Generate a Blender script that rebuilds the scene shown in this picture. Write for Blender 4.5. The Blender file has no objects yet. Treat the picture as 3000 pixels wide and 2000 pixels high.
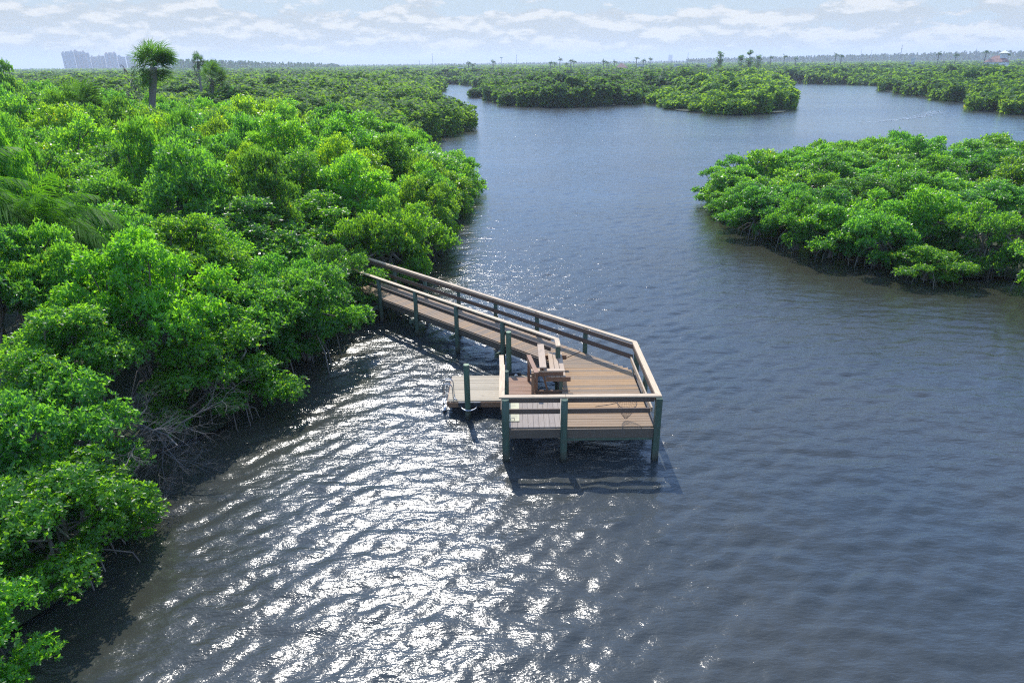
import bpy, math, random
import numpy as np
from mathutils import Vector, Matrix
from mathutils.geometry import tessellate_polygon

rng = np.random.RandomState(11)
random.seed(11)
scene = bpy.context.scene
col = scene.collection
R = math.radians

# ------------------------------------------------------------------ camera
CAM_H, PITCH, ROLL = 10.0, R(22.1), R(0.55)
F_ = Vector((0, math.cos(PITCH), -math.sin(PITCH)))
U0 = Vector((0, math.sin(PITCH), math.cos(PITCH)))
X0 = Vector((1, 0, 0))
RT = X0 * math.cos(ROLL) - U0 * math.sin(ROLL)
UP = U0 * math.cos(ROLL) + X0 * math.sin(ROLL)
cd = bpy.data.cameras.new('camera')
cd.sensor_width = 36
cd.lens = 24.0
cd.clip_start = 0.1
cd.clip_end = 30000
cam = bpy.data.objects.new('camera', cd)
m = Matrix((RT, UP, -F_)).transposed().to_4x4()
m.translation = Vector((0, 0, CAM_H))
cam.matrix_world = m
col.objects.link(cam)
scene.camera = cam

# ------------------------------------------------------------------ helpers
def tag(o, label=None, cat=None, group=None, kind=None):
    if label: o['label'] = label
    if cat: o['category'] = cat
    if group: o['group'] = group
    if kind: o['kind'] = kind
    return o

def empty(name, loc=(0, 0, 0), label=None, cat=None, group=None):
    o = bpy.data.objects.new(name, None)
    o.empty_display_size = 0.2
    o.location = loc
    col.objects.link(o)
    return tag(o, label, cat, group)

def link(name, me, parent=None, inv=True):
    o = bpy.data.objects.new(name, me)
    col.objects.link(o)
    if parent is not None:
        o.parent = parent
        if inv:                       # mesh is in world coordinates; thing sits elsewhere
            o.location = -Vector(parent.location)
    return o

class MB:
    """collects boxes, tubes and polygons; uv: metres along / across, bv: one random value per piece"""
    def __init__(s): s.v = []; s.f = []; s.uv = []; s.bv = []; s.sm = []
    def face(s, idx, uvs, bv, smooth=False):
        s.f.append(idx); s.uv.extend(uvs); s.bv.extend([bv] * len(idx)); s.sm.append(smooth)
    def beam(s, p0, p1, w, h, up=(0, 0, 1), bv=None, cut0=0.0, cut1=0.0):
        """box from p0 to p1; cut0/cut1 skew the ends along the run (mitres), in metres at the +side edge"""
        p0 = Vector(p0); p1 = Vector(p1); d = (p1 - p0); L = d.length; d.normalize()
        up = Vector(up); sd = d.cross(up).normalized(); u2 = sd.cross(d).normalized()
        bv = random.random() if bv is None else bv
        b = len(s.v); o = random.random() * 50
        for p, c in ((p0, cut0), (p1, cut1)):
            for a, e in ((-1, -1), (1, -1), (1, 1), (-1, 1)):
                s.v.append(p + sd * a * w / 2 + u2 * e * h / 2 + d * c * a)
        q = [(0, 1, 5, 4, w), (1, 2, 6, 5, h), (2, 3, 7, 6, w), (3, 0, 4, 7, h)]
        for i, (a, c, e, g, ww) in enumerate(q):
            oo = o + i * 3.1
            s.face([b + a, b + g, b + e, b + c], [(o, oo), (o + L, oo), (o + L, oo + ww), (o, oo + ww)], bv)
        s.face([b, b + 1, b + 2, b + 3], [(o, o), (o + .02, o), (o + .02, o + h), (o, o + h)], bv)
        s.face([b + 4, b + 7, b + 6, b + 5], [(o, o), (o + .02, o), (o + .02, o + h), (o, o + h)], bv)
        return s
    def prism(s, pts, z0, z1, bv=None, ang=0.0):
        bv = random.random() if bv is None else bv
        n = len(pts); b = len(s.v); o = random.random() * 50; ca, sa = math.cos(ang), math.sin(ang)
        for z in (z0, z1):
            for x, y in pts: s.v.append(Vector((x, y, z)))
        uv = [(o + x * ca + y * sa, o - x * sa + y * ca) for x, y in pts]
        s.face([b + n + i for i in range(n)], uv, bv)
        s.face([b + i for i in range(n - 1, -1, -1)], uv[::-1], bv)
        for i in range(n):
            j = (i + 1) % n
            L = (Vector(pts[j]) - Vector(pts[i])).length
            s.face([b + i, b + j, b + n + j, b + n + i], [(o, o), (o + L, o), (o + L, o + z1 - z0), (o, o + z1 - z0)], bv)
        return s
    def tube(s, pts, rad, n=6, bv=None, cap=True):
        bv = random.random() if bv is None else bv
        pts = [Vector(p) for p in pts]
        if not hasattr(rad, '__len__'): rad = [rad] * len(pts)
        b = len(s.v); o = random.random() * 20; L = 0; us = []
        ref = Vector((0.3, 0.1, 1)) if abs((pts[-1] - pts[0]).normalized().z) < .9 else Vector((1, 0.2, 0))
        for i, p in enumerate(pts):
            d = (pts[min(i + 1, len(pts) - 1)] - pts[max(i - 1, 0)]).normalized()
            a = d.cross(ref)
            if a.length < 1e-4: a = d.cross(Vector((0, 1, 0)))
            a.normalize(); c = d.cross(a)
            if i: L += (p - pts[i - 1]).length
            us.append(L)
            for k in range(n):
                t = 2 * math.pi * k / n
                s.v.append(p + (a * math.cos(t) + c * math.sin(t)) * rad[i])
        for i in range(len(pts) - 1):
            for k in range(n):
                k2 = (k + 1) % n
                w = 2 * math.pi * rad[i] / n
                s.face([b + i * n + k, b + i * n + k2, b + (i + 1) * n + k2, b + (i + 1) * n + k],
                       [(o + us[i], o + k * w), (o + us[i], o + k * w + w), (o + us[i + 1], o + k * w + w), (o + us[i + 1], o + k * w)], bv, True)
        if cap:
            for i, rv in ((0, True), (len(pts) - 1, False)):
                idx = [b + i * n + k for k in range(n)]
                s.face(idx[::-1] if rv else idx, [(o + .3 * math.cos(k), o + .3 * math.sin(k)) for k in range(n)], min(1.0, bv + .2))
        return s
    def mesh(s, name, mat):
        me = bpy.data.meshes.new(name)
        me.from_pydata([tuple(v) for v in s.v], [], s.f)
        uvl = me.uv_layers.new(name='UVMap')
        uvl.data.foreach_set('uv', np.array(s.uv, 'f').ravel())
        at = me.attributes.new('bv', 'FLOAT', 'CORNER')
        at.data.foreach_set('value', np.array(s.bv, 'f'))
        me.polygons.foreach_set('use_smooth', np.array(s.sm, bool))
        me.materials.append(mat)
        me.update()
        return me
    def build(s, name, mat, parent=None, inv=True):
        return link(name, s.mesh(name, mat), parent, inv)

def raw_mesh(name, V, Q, mat, attr=None, nper=4, smooth=False):
    """numpy mesh: V (n,3), Q (m,nper) faces, attr one value per face"""
    me = bpy.data.meshes.new(name)
    V = np.ascontiguousarray(V, 'f'); Q = np.ascontiguousarray(Q, 'i')
    me.vertices.add(len(V)); me.vertices.foreach_set('co', V.ravel())
    me.loops.add(Q.size); me.loops.foreach_set('vertex_index', Q.ravel())
    me.polygons.add(len(Q))
    me.polygons.foreach_set('loop_start', np.arange(0, Q.size, nper, dtype='i'))
    try: me.polygons.foreach_set('loop_total', np.full(len(Q), nper, 'i'))
    except Exception: pass
    if smooth: me.polygons.foreach_set('use_smooth', np.ones(len(Q), bool))
    if attr is not None:
        at = me.attributes.new('bv', 'FLOAT', 'FACE')
        at.data.foreach_set('value', np.ascontiguousarray(attr, 'f'))
    me.materials.append(mat)
    me.update(calc_edges=True)
    return me

# ------------------------------------------------------------------ materials
def new_mat(name):
    mt = bpy.data.materials.new(name); mt.use_nodes = True
    nt = mt.node_tree; nt.nodes.clear()
    out = nt.nodes.new('ShaderNodeOutputMaterial')
    return mt, nt, out
def N(nt, t, **kw):
    n = nt.nodes.new(t)
    for k, v in kw.items():
        if k in n.inputs: n.inputs[k].default_value = v
        else: setattr(n, k, v)
    return n
def ramp(nt, stops, fac):
    r = nt.nodes.new('ShaderNodeValToRGB'); e = r.color_ramp.elements
    while len(e) > 1: e.remove(e[-1])
    e[0].position = stops[0][0]; e[0].color = (*stops[0][1], 1)
    for p, c in stops[1:]:
        x = e.new(p); x.color = (*c, 1)
    nt.links.new(fac, r.inputs[0]); return r
def math_n(nt, op, a, b=None, c=None, clamp=False):
    n = nt.nodes.new('ShaderNodeMath'); n.operation = op; n.use_clamp = clamp
    for i, x in enumerate((a, b, c)):
        if x is None: continue
        if hasattr(x, 'links'): nt.links.new(x, n.inputs[i])
        else: n.inputs[i].default_value = x
    return n.outputs[0]
def mixc(nt, fac, a, b, mode='MIX'):
    n = nt.nodes.new('ShaderNodeMix'); n.data_type = 'RGBA'; n.blend_type = mode
    for i, x in ((0, fac), (6, a), (7, b)):
        if hasattr(x, 'links'): nt.links.new(x, n.inputs[i])
        elif i == 0: n.inputs[0].default_value = x
        else: n.inputs[i].default_value = (*x, 1)
    return n.outputs[2]

def wood_mat(name, stops, rough=.75, grain=.5, bump=.004, tide=False):
    mt, nt, out = new_mat(name)
    bs = N(nt, 'ShaderNodeBsdfPrincipled', Roughness=rough)
    at = N(nt, 'ShaderNodeAttribute', attribute_name='bv')
    uv = N(nt, 'ShaderNodeUVMap', uv_map='UVMap')
    mp = N(nt, 'ShaderNodeMapping'); mp.inputs['Scale'].default_value = (2.2, 55, 1)
    nt.links.new(uv.outputs[0], mp.inputs[0])
    no = N(nt, 'ShaderNodeTexNoise', Scale=1.0, Detail=5.0, Roughness=.65)
    nt.links.new(mp.outputs[0], no.inputs['Vector'])
    mp2 = N(nt, 'ShaderNodeMapping'); mp2.inputs['Scale'].default_value = (1.3, 5, 1)
    nt.links.new(uv.outputs[0], mp2.inputs[0])
    no2 = N(nt, 'ShaderNodeTexNoise', Scale=1.0, Detail=4.0)
    nt.links.new(mp2.outputs[0], no2.inputs['Vector'])
    f = math_n(nt, 'MULTIPLY_ADD', no2.outputs[0], .5, -.25)
    f = math_n(nt, 'ADD', f, at.outputs['Fac'], clamp=True)
    c = ramp(nt, stops, f).outputs[0]
    g = math_n(nt, 'SUBTRACT', no.outputs[0], .42); g = math_n(nt, 'MULTIPLY', g, 4.0, clamp=True)
    c = mixc(nt, math_n(nt, 'MULTIPLY', math_n(nt, 'SUBTRACT', 1.0, g), grain), c, (.06, .045, .035))
    # knots and stains
    vo = N(nt, 'ShaderNodeTexNoise', Scale=3.5, Detail=2.0)
    nt.links.new(uv.outputs[0], vo.inputs['Vector'])
    k = math_n(nt, 'MULTIPLY', math_n(nt, 'SUBTRACT', vo.outputs[0], .62), 6.0, clamp=True)
    c = mixc(nt, math_n(nt, 'MULTIPLY', k, .45), c, (.12, .085, .06))
    if tide:
        ge = N(nt, 'ShaderNodeNewGeometry'); sx = N(nt, 'ShaderNodeSeparateXYZ'); nt.links.new(ge.outputs['Position'], sx.inputs[0])
        zz = math_n(nt, 'ADD', sx.outputs[2], math_n(nt, 'MULTIPLY', no2.outputs[0], .25))
        t1 = math_n(nt, 'MULTIPLY', math_n(nt, 'SUBTRACT', .52, zz), 6.0, clamp=True)
        t2 = math_n(nt, 'MULTIPLY', math_n(nt, 'SUBTRACT', .30, zz), 8.0, clamp=True)
        c = mixc(nt, math_n(nt, 'MULTIPLY', t1, .6), c, (.085, .075, .055)); c = mixc(nt, math_n(nt, 'MULTIPLY', t2, .85), c, (.016, .017, .013))
    nt.links.new(c, bs.inputs['Base Color'])
    bp = N(nt, 'ShaderNodeBump', Strength=.6, Distance=bump)
    nt.links.new(no.outputs[0], bp.inputs['Height']); nt.links.new(bp.outputs[0], bs.inputs['Normal'])
    nt.links.new(bs.outputs[0], out.inputs[0]); return mt

M = {}
M['deck'] = wood_mat('deck_wood', [(0, (0.215, 0.155, 0.098)), (.3, (0.300, 0.191, 0.102)), (.55, (0.283, 0.199, 0.117)), (.75, (0.369, 0.216, 0.094)), (1, (0.404, 0.237, 0.102))], grain=.3)
M['walk'] = wood_mat('walkway_wood', [(0, (0.219, 0.160, 0.109)), (.4, (0.278, 0.188, 0.113)), (.8, (0.329, 0.207, 0.109)), (1, (0.380, 0.228, 0.102))], grain=.3)
M['cap'] = wood_mat('rail_wood', [(0, (0.545, 0.413, 0.274)), (.5, (0.659, 0.495, 0.320)), (1, (0.715, 0.539, 0.336))], grain=.4)
M['landing'] = wood_mat('landing_wood', [(0, (.30, .245, .20)), (.5, (.35, .285, .225)), (1, (.40, .32, .24))], grain=.35)
M['rail'] = wood_mat('dark_rail_wood', [(0, (.11, .075, .052)), (1, (.16, .105, .072))], grain=.4)
M['fascia'] = wood_mat('fascia_wood', [(0, (.10, .08, .058)), (1, (.14, .11, .078))], grain=.4)
M['bench'] = wood_mat('bench_wood', [(0, (.25, .125, .065)), (.5, (.30, .16, .085)), (1, (.34, .20, .11))], grain=.35)
M['benchtop'] = wood_mat('bench_cap_wood', [(0, (0.449, 0.328, 0.224)), (1, (0.510, 0.371, 0.243))], grain=.25)
M['ramp'] = wood_mat('ramp_wood', [(0, (0.289, 0.153, 0.093)), (.6, (0.340, 0.191, 0.115)), (1, (0.374, 0.230, 0.145))], grain=.4)
M['dock'] = wood_mat('dock_wood', [(0, (0.385, 0.321, 0.222)), (.5, (0.448, 0.374, 0.260)), (1, (0.493, 0.409, 0.284))], grain=.25)
M['post'] = wood_mat('treated_post_wood', [(0, (0.058, 0.126, 0.084)), (.5, (0.078, 0.156, 0.102)), (1, (0.132, 0.192, 0.120))], grain=.6, bump=.008, tide=True)
M['pile'] = wood_mat('pile_wood', [(0, (.06, .15, .09)), (.6, (.10, .19, .115)), (1, (.36, .46, .26))], grain=.5, bump=.008, tide=True)
M['bark'] = wood_mat('mangrove_bark', [(0, (.13, .11, .095)), (.5, (.19, .165, .145)), (1, (.26, .23, .2))], rough=.9, grain=.5, bump=.01)
M['deadwood'] = wood_mat('bleached_branch', [(0, (.10, .10, .102)), (1, (.17, .17, .17))], rough=.9, grain=.4, bump=.006)
M['palmbark'] = wood_mat('palm_bark', [(0, (.24, .21, .19)), (1, (.34, .31, .28))], rough=.95, grain=.5, bump=.02)

def plain(name, c, rough=.5, metal=0.0, noise=.0):
    mt, nt, out = new_mat(name)
    bs = N(nt, 'ShaderNodeBsdfPrincipled', Roughness=rough, Metallic=metal)
    if noise:
        no = N(nt, 'ShaderNodeTexNoise', Scale=noise, Detail=6.0)
        tc = N(nt, 'ShaderNodeTexCoord'); nt.links.new(tc.outputs['Object'], no.inputs['Vector'])
        cc = ramp(nt, [(.3, tuple(x * .75 for x in c)), (.7, tuple(min(1, x * 1.2) for x in c))], no.outputs[0]).outputs[0]
        nt.links.new(cc, bs.inputs['Base Color'])
    else: bs.inputs['Base Color'].default_value = (*c, 1)
    nt.links.new(bs.outputs[0], out.inputs[0]); return mt
M['alu'] = plain('aluminium', (.48, .50, .52), .42, 1.0, noise=9)
M['rubber'] = plain('black_rubber', (.02, .02, .022), .6, noise=8)
M['bracket'] = plain('dark_steel', (.07, .075, .085), .45, .6, noise=12)
M['beige'] = plain('beige_board', (.40, .37, .22), .55, noise=3)
M['float'] = plain('black_float', (.018, .018, .02), .7, noise=4)
M['wire'] = plain('net_wire', (.035, .03, .028), .6, noise=20)
M['mud'] = plain('mud', (.03, .026, .016), .85, noise=.6)
M['conc1'] = plain('pink_concrete', (.50, .36, .33), .8, noise=.08)
M['conc2'] = plain('sand_concrete', (.52, .43, .33), .8, noise=.08)
M['conc3'] = plain('grey_concrete', (.36, .38, .42), .8, noise=.08)
M['glass'] = plain('blue_window_glass', (.10, .17, .22), .15, 0, noise=.2)
M['slabw'] = plain('white_slab', (.72, .72, .72), .7, noise=.1)
M['roof'] = plain('terracotta_roof', (.33, .19, .15), .8, noise=.6)
M['white'] = plain('white_wall', (.78, .77, .74), .7, noise=.4)
M['mast'] = plain('galvanised_steel', (.30, .31, .33), .5, .4, noise=.5)
M['foam'] = plain('foam', (.38, .43, .48), .6, noise=2)

def leaf_mat(name, diff, trans, tmix=.45, rough=.36, spec=.5):
    mt, nt, out = new_mat(name)
    at = N(nt, 'ShaderNodeAttribute', attribute_name='bv')
    oi = N(nt, 'ShaderNodeObjectInfo')
    tint = oi.outputs['Color']
    v = ramp(nt, [(0, (.55, .62, .6)), (.45, (.95, .98, .9)), (.8, (1.25, 1.15, .95)), (.97, (1.7, 1.35, .9)), (1, (3.2, 1.5, .8))], at.outputs['Fac']).outputs[0]
    c = mixc(nt, 1.0, v, tint, 'MULTIPLY')
    cd_ = mixc(nt, 1.0, c, diff, 'MULTIPLY'); ct_ = mixc(nt, 1.0, c, trans, 'MULTIPLY')
    pb = N(nt, 'ShaderNodeBsdfPrincipled', Roughness=rough)
    pb.inputs['Specular IOR Level'].default_value = spec
    nt.links.new(cd_, pb.inputs['Base Color'])
    tb = N(nt, 'ShaderNodeBsdfTranslucent'); nt.links.new(ct_, tb.inputs[0])
    mx = N(nt, 'ShaderNodeMixShader'); mx.inputs[0].default_value = tmix
    nt.links.new(pb.outputs[0], mx.inputs[1]); nt.links.new(tb.outputs[0], mx.inputs[2])
    nt.links.new(mx.outputs[0], out.inputs[0]); return mt
M['leaf'] = leaf_mat('mangrove_leaf', (.044, .142, .027), (.37, .78, .034), tmix=.5)
M['farleaf'] = leaf_mat('far_leaf', (.048, .125, .032), (.30, .52, .038), rough=.6, spec=.12)
M['frond'] = leaf_mat('palm_frond', (.045, .11, .025), (.16, .34, .035), .4, .55, .12)

def water_mat():
    mt, nt, out = new_mat('water')
    bs = N(nt, 'ShaderNodeBsdfPrincipled', Roughness=.18, IOR=1.345)
    tc = N(nt, 'ShaderNodeTexCoord')
    def noise(scale, rot, ax, detail=3.0, rough=.55):
        mp = N(nt, 'ShaderNodeMapping'); mp.inputs['Rotation'].default_value = (0, 0, rot); mp.inputs['Scale'].default_value = ax
        nt.links.new(tc.outputs['Object'], mp.inputs[0])
        no = N(nt, 'ShaderNodeTexNoise', Scale=scale, Detail=detail, Roughness=rough)
        nt.links.new(mp.outputs[0], no.inputs['Vector']); return no.outputs[0]
    big = noise(.035, R(-20), (.5, 1, 1), 3.0)
    patch = ramp(nt, [(.36, (.45,) * 3), (.64, (1.2,) * 3)], big).outputs[0]
    a = noise(1.1, R(-24), (.32, 1, 1), 2.0)
    b = noise(3.6, R(-20), (.34, 1, 1), 3.0)
    c = noise(11.0, R(-14), (.42, 1, 1), 3.0, .6)
    h = math_n(nt, 'MULTIPLY', a, WA)
    h = math_n(nt, 'ADD', h, math_n(nt, 'MULTIPLY', b, WB))
    h = math_n(nt, 'ADD', h, math_n(nt, 'MULTIPLY', c, WC))
    e = noise(30.0, R(-4), (.5, 1, 1), 2.0, .6)
    h = math_n(nt, 'ADD', h, math_n(nt, 'MULTIPLY', e, .0055))
    sw = noise(.38, R(-24), (.5, 1, 1), 2.0)
    h = math_n(nt, 'MULTIPLY', h, patch)
    h = math_n(nt, 'ADD', h, math_n(nt, 'MULTIPLY', sw, .10))
    bp = N(nt, 'ShaderNodeBump', Strength=1.0, Distance=1.0)
    nt.links.new(h, bp.inputs['Height']); nt.links.new(bp.outputs[0], bs.inputs['Normal'])
    d = noise(.12, 0, (1, 1, 1), 4.0)
    cc = ramp(nt, [(.35, (.034, .043, .046)), (.65, (.048, .050, .044))], d).outputs[0]
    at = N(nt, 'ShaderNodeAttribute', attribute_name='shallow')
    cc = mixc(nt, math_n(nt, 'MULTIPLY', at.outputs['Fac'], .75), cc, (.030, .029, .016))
    nt.links.new(cc, bs.inputs['Base Color'])
    nt.links.new(bs.outputs[0], out.inputs[0]); return mt
WA, WB, WC = .072, .044, .025
M['water'] = water_mat()

def land_mat():
    mt, nt, out = new_mat('land')
    bs = N(nt, 'ShaderNodeBsdfPrincipled', Roughness=.95)
    tc = N(nt, 'ShaderNodeTexCoord')
    n1 = N(nt, 'ShaderNodeTexNoise', Scale=.05, Detail=8.0, Roughness=.7); nt.links.new(tc.outputs['Object'], n1.inputs['Vector'])
    n2 = N(nt, 'ShaderNodeTexNoise', Scale=1.7, Detail=6.0); nt.links.new(tc.outputs['Object'], n2.inputs['Vector'])
    c1 = ramp(nt, [(.3, (.028, .045, .018)), (.7, (.05, .075, .026))], n1.outputs[0]).outputs[0]
    c2 = ramp(nt, [(.3, (.012, .011, .008)), (.7, (.026, .022, .015))], n2.outputs[0]).outputs[0]
    nt.links.new(mixc(nt, .5, c1, c2), bs.inputs['Base Color'])
    nt.links.new(bs.outputs[0], out.inputs[0]); return mt
M['land'] = land_mat()

# ------------------------------------------------------------------ plan of the estuary (metres, measured on the water plane)
LEFT = [(-8.6, -30), (-8.6, 8.9), (-8.3, 9.9), (-7.7, 11), (-8.6, 13.0), (-9.8, 14.2), (-10.4, 15.3), (-8.6, 16.6), (-7.3, 17.8), (-7.2, 18.8), (-7.9, 21.4), (-6.9, 21.8),
        (-7.5, 24), (-7.2, 25.9), (-5.7, 27.6), (-4.7, 31), (-3.4, 36), (-3.6, 40), (-4.4, 45), (-3, 50), (-2.6, 56), (-4, 61), (-8, 68), (-12.5, 80), (-14, 95), (-10, 106), (-6.8, 113), (-6.4, 119), (-9.5, 127), (-15, 142), (-23, 200), (-30, 300), (-38, 385)]
LEFT_POLY = LEFT + [(-44, 400), (-3500, 400), (-3500, -30)]
RIGHT = [(60, 12), (34, 25), (27, 27.8), (22.8, 28.7), (21.6, 30.6), (19.5, 30.4), (18.2, 30.8), (18.4, 32.4), (16.6, 34.7), (14.4, 38), (13.9, 42.7), (13.2, 46.9), (14.2, 51.8),
         (17, 56.5), (23, 61), (32, 66), (45, 68), (60, 66), (90, 60), (95, 20)]
PEN = [(-34, 402), (-27, 396), (-17.5, 352), (-10, 322), (-6, 290), (-9, 262), (-11.4, 240), (-8, 222), (-4.5, 207), (1.2, 183), (6, 179), (12.6, 175.8), (25, 181), (34, 194), (36.8, 199)]
ISL = [(36.8, 199), (37.0, 172), (37.5, 159), (44.8, 145), (51, 147), (57.8, 151.5), (67.7, 171), (80, 215), (106, 281), (136, 368)]
FAR = [(150, 340), (157, 309), (131, 253), (120, 206), (111, 172), (99, 151), (98.8, 137.5), (120, 118), (170, 100), (400, 60)]
FAR_POLY = PEN + ISL[1:] + FAR + [(9000, 0), (9000, 9000), (-9000, 9000), (-9000, 402), (-36, 402)]

def in_poly(P, poly):
    x, y = P[:, 0], P[:, 1]; r = np.zeros(len(P), bool); n = len(poly)
    for i in range(n):
        x1, y1 = poly[i]; x2, y2 = poly[(i + 1) % n]
        if y1 == y2: continue
        c = ((y1 > y) != (y2 > y)) & (x < (x2 - x1) * (y - y1) / (y2 - y1) + x1)
        r ^= c
    return r
def dist_line(P, line):
    d = np.full(len(P), 1e9)
    for (x1, y1), (x2, y2) in zip(line[:-1], line[1:]):
        v = np.array((x2 - x1, y2 - y1)); L = v @ v
        t = np.clip(((P - (x1, y1)) @ v) / L, 0, 1)
        q = P - (np.array((x1, y1)) + t[:, None] * v)
        d = np.minimum(d, np.hypot(q[:, 0], q[:, 1]))
    return d
_ph = rng.rand(3, 12) * 6.28; _fr = rng.randn(2, 12)
def field(P, scale):
    """smooth random field about 0..1"""
    s = np.zeros(len(P))
    for i in range(12):
        s += np.sin((P[:, 0] * _fr[0, i] + P[:, 1] * _fr[1, i]) / scale + _ph[0, i])
    return .5 + s / 12 * 1.2

# ------------------------------------------------------------------ ground, water
def sheet(name, poly, z):
    tris = tessellate_polygon([[Vector((x, y, 0)) for x, y in poly]])
    me = bpy.data.meshes.new(name)
    me.from_pydata([(x, y, z) for x, y in poly], [], [t for t in tris])
    me.materials.append(M['land'])
    me.update()
    o = link(name, me); return tag(o, kind='structure')
def inset_left(p, d):
    return [(x - d if i < len(LEFT) else x, y) for i, (x, y) in enumerate(p)]
sheet('bank', inset_left(LEFT_POLY, 1.3), .12)
cx_, cy_ = 45, 45
sheet('island', [(x + (cx_ - x) * .11, y + (cy_ - y) * .11) for x, y in RIGHT], .124)
sheet('ground', FAR_POLY, .128)

def make_water():
    # finer rows near the camera's stretch of river, coarser far out
    ys = [-12.0]; 
    while ys[-1] < 420: ys.append(ys[-1] + max(.055, .0042 * max(ys[-1], 0)))
    ys = np.array(ys + [600, 1200, 3000, 9000.]); nr = len(ys)
    nc = 640
    u = np.linspace(-1, 1, nc)
    half = np.where(ys < 0, 12, 12 + ys * .85); half[-4:] = (900, 2500, 6000, 9000)
    Xg = half[:, None] * u[None, :]; Yg = np.repeat(ys[:, None], nc, 1)
    dx = (half * 2 / nc)[:, None]; dy = np.gradient(ys)[:, None]
    Z = np.zeros_like(Xg)
    rw = np.random.RandomState(5)
    for i in range(46):
        lam = .34 * (5.0 ** rw.rand())
        ang = R(116) + rw.randn() * R(34 - 14 * min(1, (lam - .34) / .8))
        k = 2 * math.pi / lam; kx, ky = k * math.cos(ang), k * math.sin(ang)
        amp = .0032 * lam ** 1.05 * (.6 + .8 * rw.rand())
        fade = np.clip(1.6 - 3.2 * np.maximum(abs(kx) / k * dx, abs(ky) / k * dy) / lam, 0, 1)
        ph = kx * Xg + ky * Yg + rw.rand() * 6.28 + 1.6 * np.sin(.33 * Xg * (.5 + rw.rand()) + .2 * Yg + rw.rand() * 6) + 1.6 * np.sin(.29 * Yg * (.5 + rw.rand()) + rw.rand() * 6)
        Z += amp * fade * (np.sin(ph) + .25 * np.cos(2 * ph))
    V = np.stack([Xg, Yg, Z], -1).reshape(-1, 3)
    i = np.arange(nr - 1)[:, None] * nc + np.arange(nc - 1)[None, :]
    Q = np.stack([i, i + 1, i + nc + 1, i + nc], -1).reshape(-1, 4)
    me = raw_mesh('water', V, Q, M['water'], smooth=True)
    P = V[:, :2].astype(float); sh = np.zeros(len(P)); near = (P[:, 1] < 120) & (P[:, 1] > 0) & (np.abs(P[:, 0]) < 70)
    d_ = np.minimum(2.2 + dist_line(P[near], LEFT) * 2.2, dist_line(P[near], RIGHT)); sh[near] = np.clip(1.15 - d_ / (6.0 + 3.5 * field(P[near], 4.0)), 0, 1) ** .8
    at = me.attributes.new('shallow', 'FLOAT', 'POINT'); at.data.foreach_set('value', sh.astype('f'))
    tag(link('water', me), kind='structure')
make_water()

def wake():
    rs = np.random.RandomState(3); V, Q = [], []
    A = np.array([(52, 122), (66, 126), (78, 136), (90, 150)], float)
    for i in range(230):
        t = rs.rand() ** .7 * (len(A) - 1.001); k = int(t); f = t - k
        p = A[k] * (1 - f) + A[k + 1] * f; d = A[k + 1] - A[k]; d /= np.hypot(*d); n = np.array((-d[1], d[0]))
        p = p + n * rs.randn() * (.25 + .25 * t) + d * rs.randn()
        l, w = rs.uniform(.15, .8) * (.4 + .25 * t), rs.uniform(.04, .16)
        b = len(V)
        for a_ in range(6):
            an = a_ * math.pi / 3; q = p + d * math.cos(an) * l * rs.uniform(.6, 1.1) + n * math.sin(an) * w * rs.uniform(.6, 1.1); V.append((q[0], q[1], .05))
        Q.append([b + c for c in range(6)])
    me = raw_mesh('wake_foam', np.array(V), np.array(Q), M['foam'], nper=6)
    tag(link('wake_foam', me), 'faint curved line of foam left by a boat on the far right water', 'foam', kind='stuff')
wake()

# ------------------------------------------------------------------ leaves
def leaves_mesh(name, C, A, per, L, W, mat, rs, two=True, tilt=(35, 80)):
    """rosettes of leaves: C (n,3) rosette centres, A (n,3) axes, per leaves each"""
    n = len(C)
    a = A / np.linalg.norm(A, axis=1, keepdims=True)
    ref = np.where(np.abs(a[:, 2:3]) < .9, np.array([[0, 0, 1.]]), np.array([[1., 0, 0]]))
    e1 = np.cross(a, ref); e1 /= np.linalg.norm(e1, axis=1, keepdims=True); e2 = np.cross(a, e1)
    ph = rs.rand(n, 1) * 6.28 + np.arange(per)[None, :] * (2 * np.pi / per) + rs.randn(n, per) * .35
    t = np.radians(rs.uniform(tilt[0], tilt[1], (n, per)))
    rad = np.cos(ph)[..., None] * e1[:, None] + np.sin(ph)[..., None] * e2[:, None]
    d = np.cos(t)[..., None] * a[:, None] + np.sin(t)[..., None] * rad
    w = np.cross(np.broadcast_to(a[:, None], d.shape), rad); w /= np.linalg.norm(w, axis=-1, keepdims=True)
    w = w + rs.randn(*w.shape) * .3; w /= np.linalg.norm(w, axis=-1, keepdims=True)
    nrm = np.cross(d, w); 
    l = (L * rs.uniform(.7, 1.2, (n, per)))[..., None]; wd = l * W
    b = C[:, None] + d * l * .12
    bv = np.clip(rs.rand(n, 1) * .55 + rs.rand(n, per) * .45, 0, .985)
    bv = np.where(rs.rand(n, per) < .004, 1.0, bv)
    up = nrm * l
    if two:
        P = [b, b + d * l * .38 + w * wd * .5 + up * .05, b + d * l * .75 + w * wd * .42 + up * .05, b + d * l, b + d * l * .75 - w * wd * .42 + up * .05, b + d * l * .38 - w * wd * .5 + up * .05]
        V = np.stack(P, 2).reshape(-1, 3); k = np.arange(n * per) * 6
        Q = np.concatenate([np.stack([k, k + 1, k + 2, k + 3], 1), np.stack([k, k + 3, k + 4, k + 5], 1)])
        at = np.concatenate([bv.ravel(), bv.ravel()])
    else:
        P = [b, b + d * l * .5 + w * wd * .55, b + d * l + up * .06, b + d * l * .5 - w * wd * .55]
        V = np.stack(P, 2).reshape(-1, 3); k = np.arange(n * per) * 4
        Q = np.stack([k, k + 1, k + 2, k + 3], 1); at = bv.ravel()
    return raw_mesh(name, V, Q, mat, at)

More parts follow.
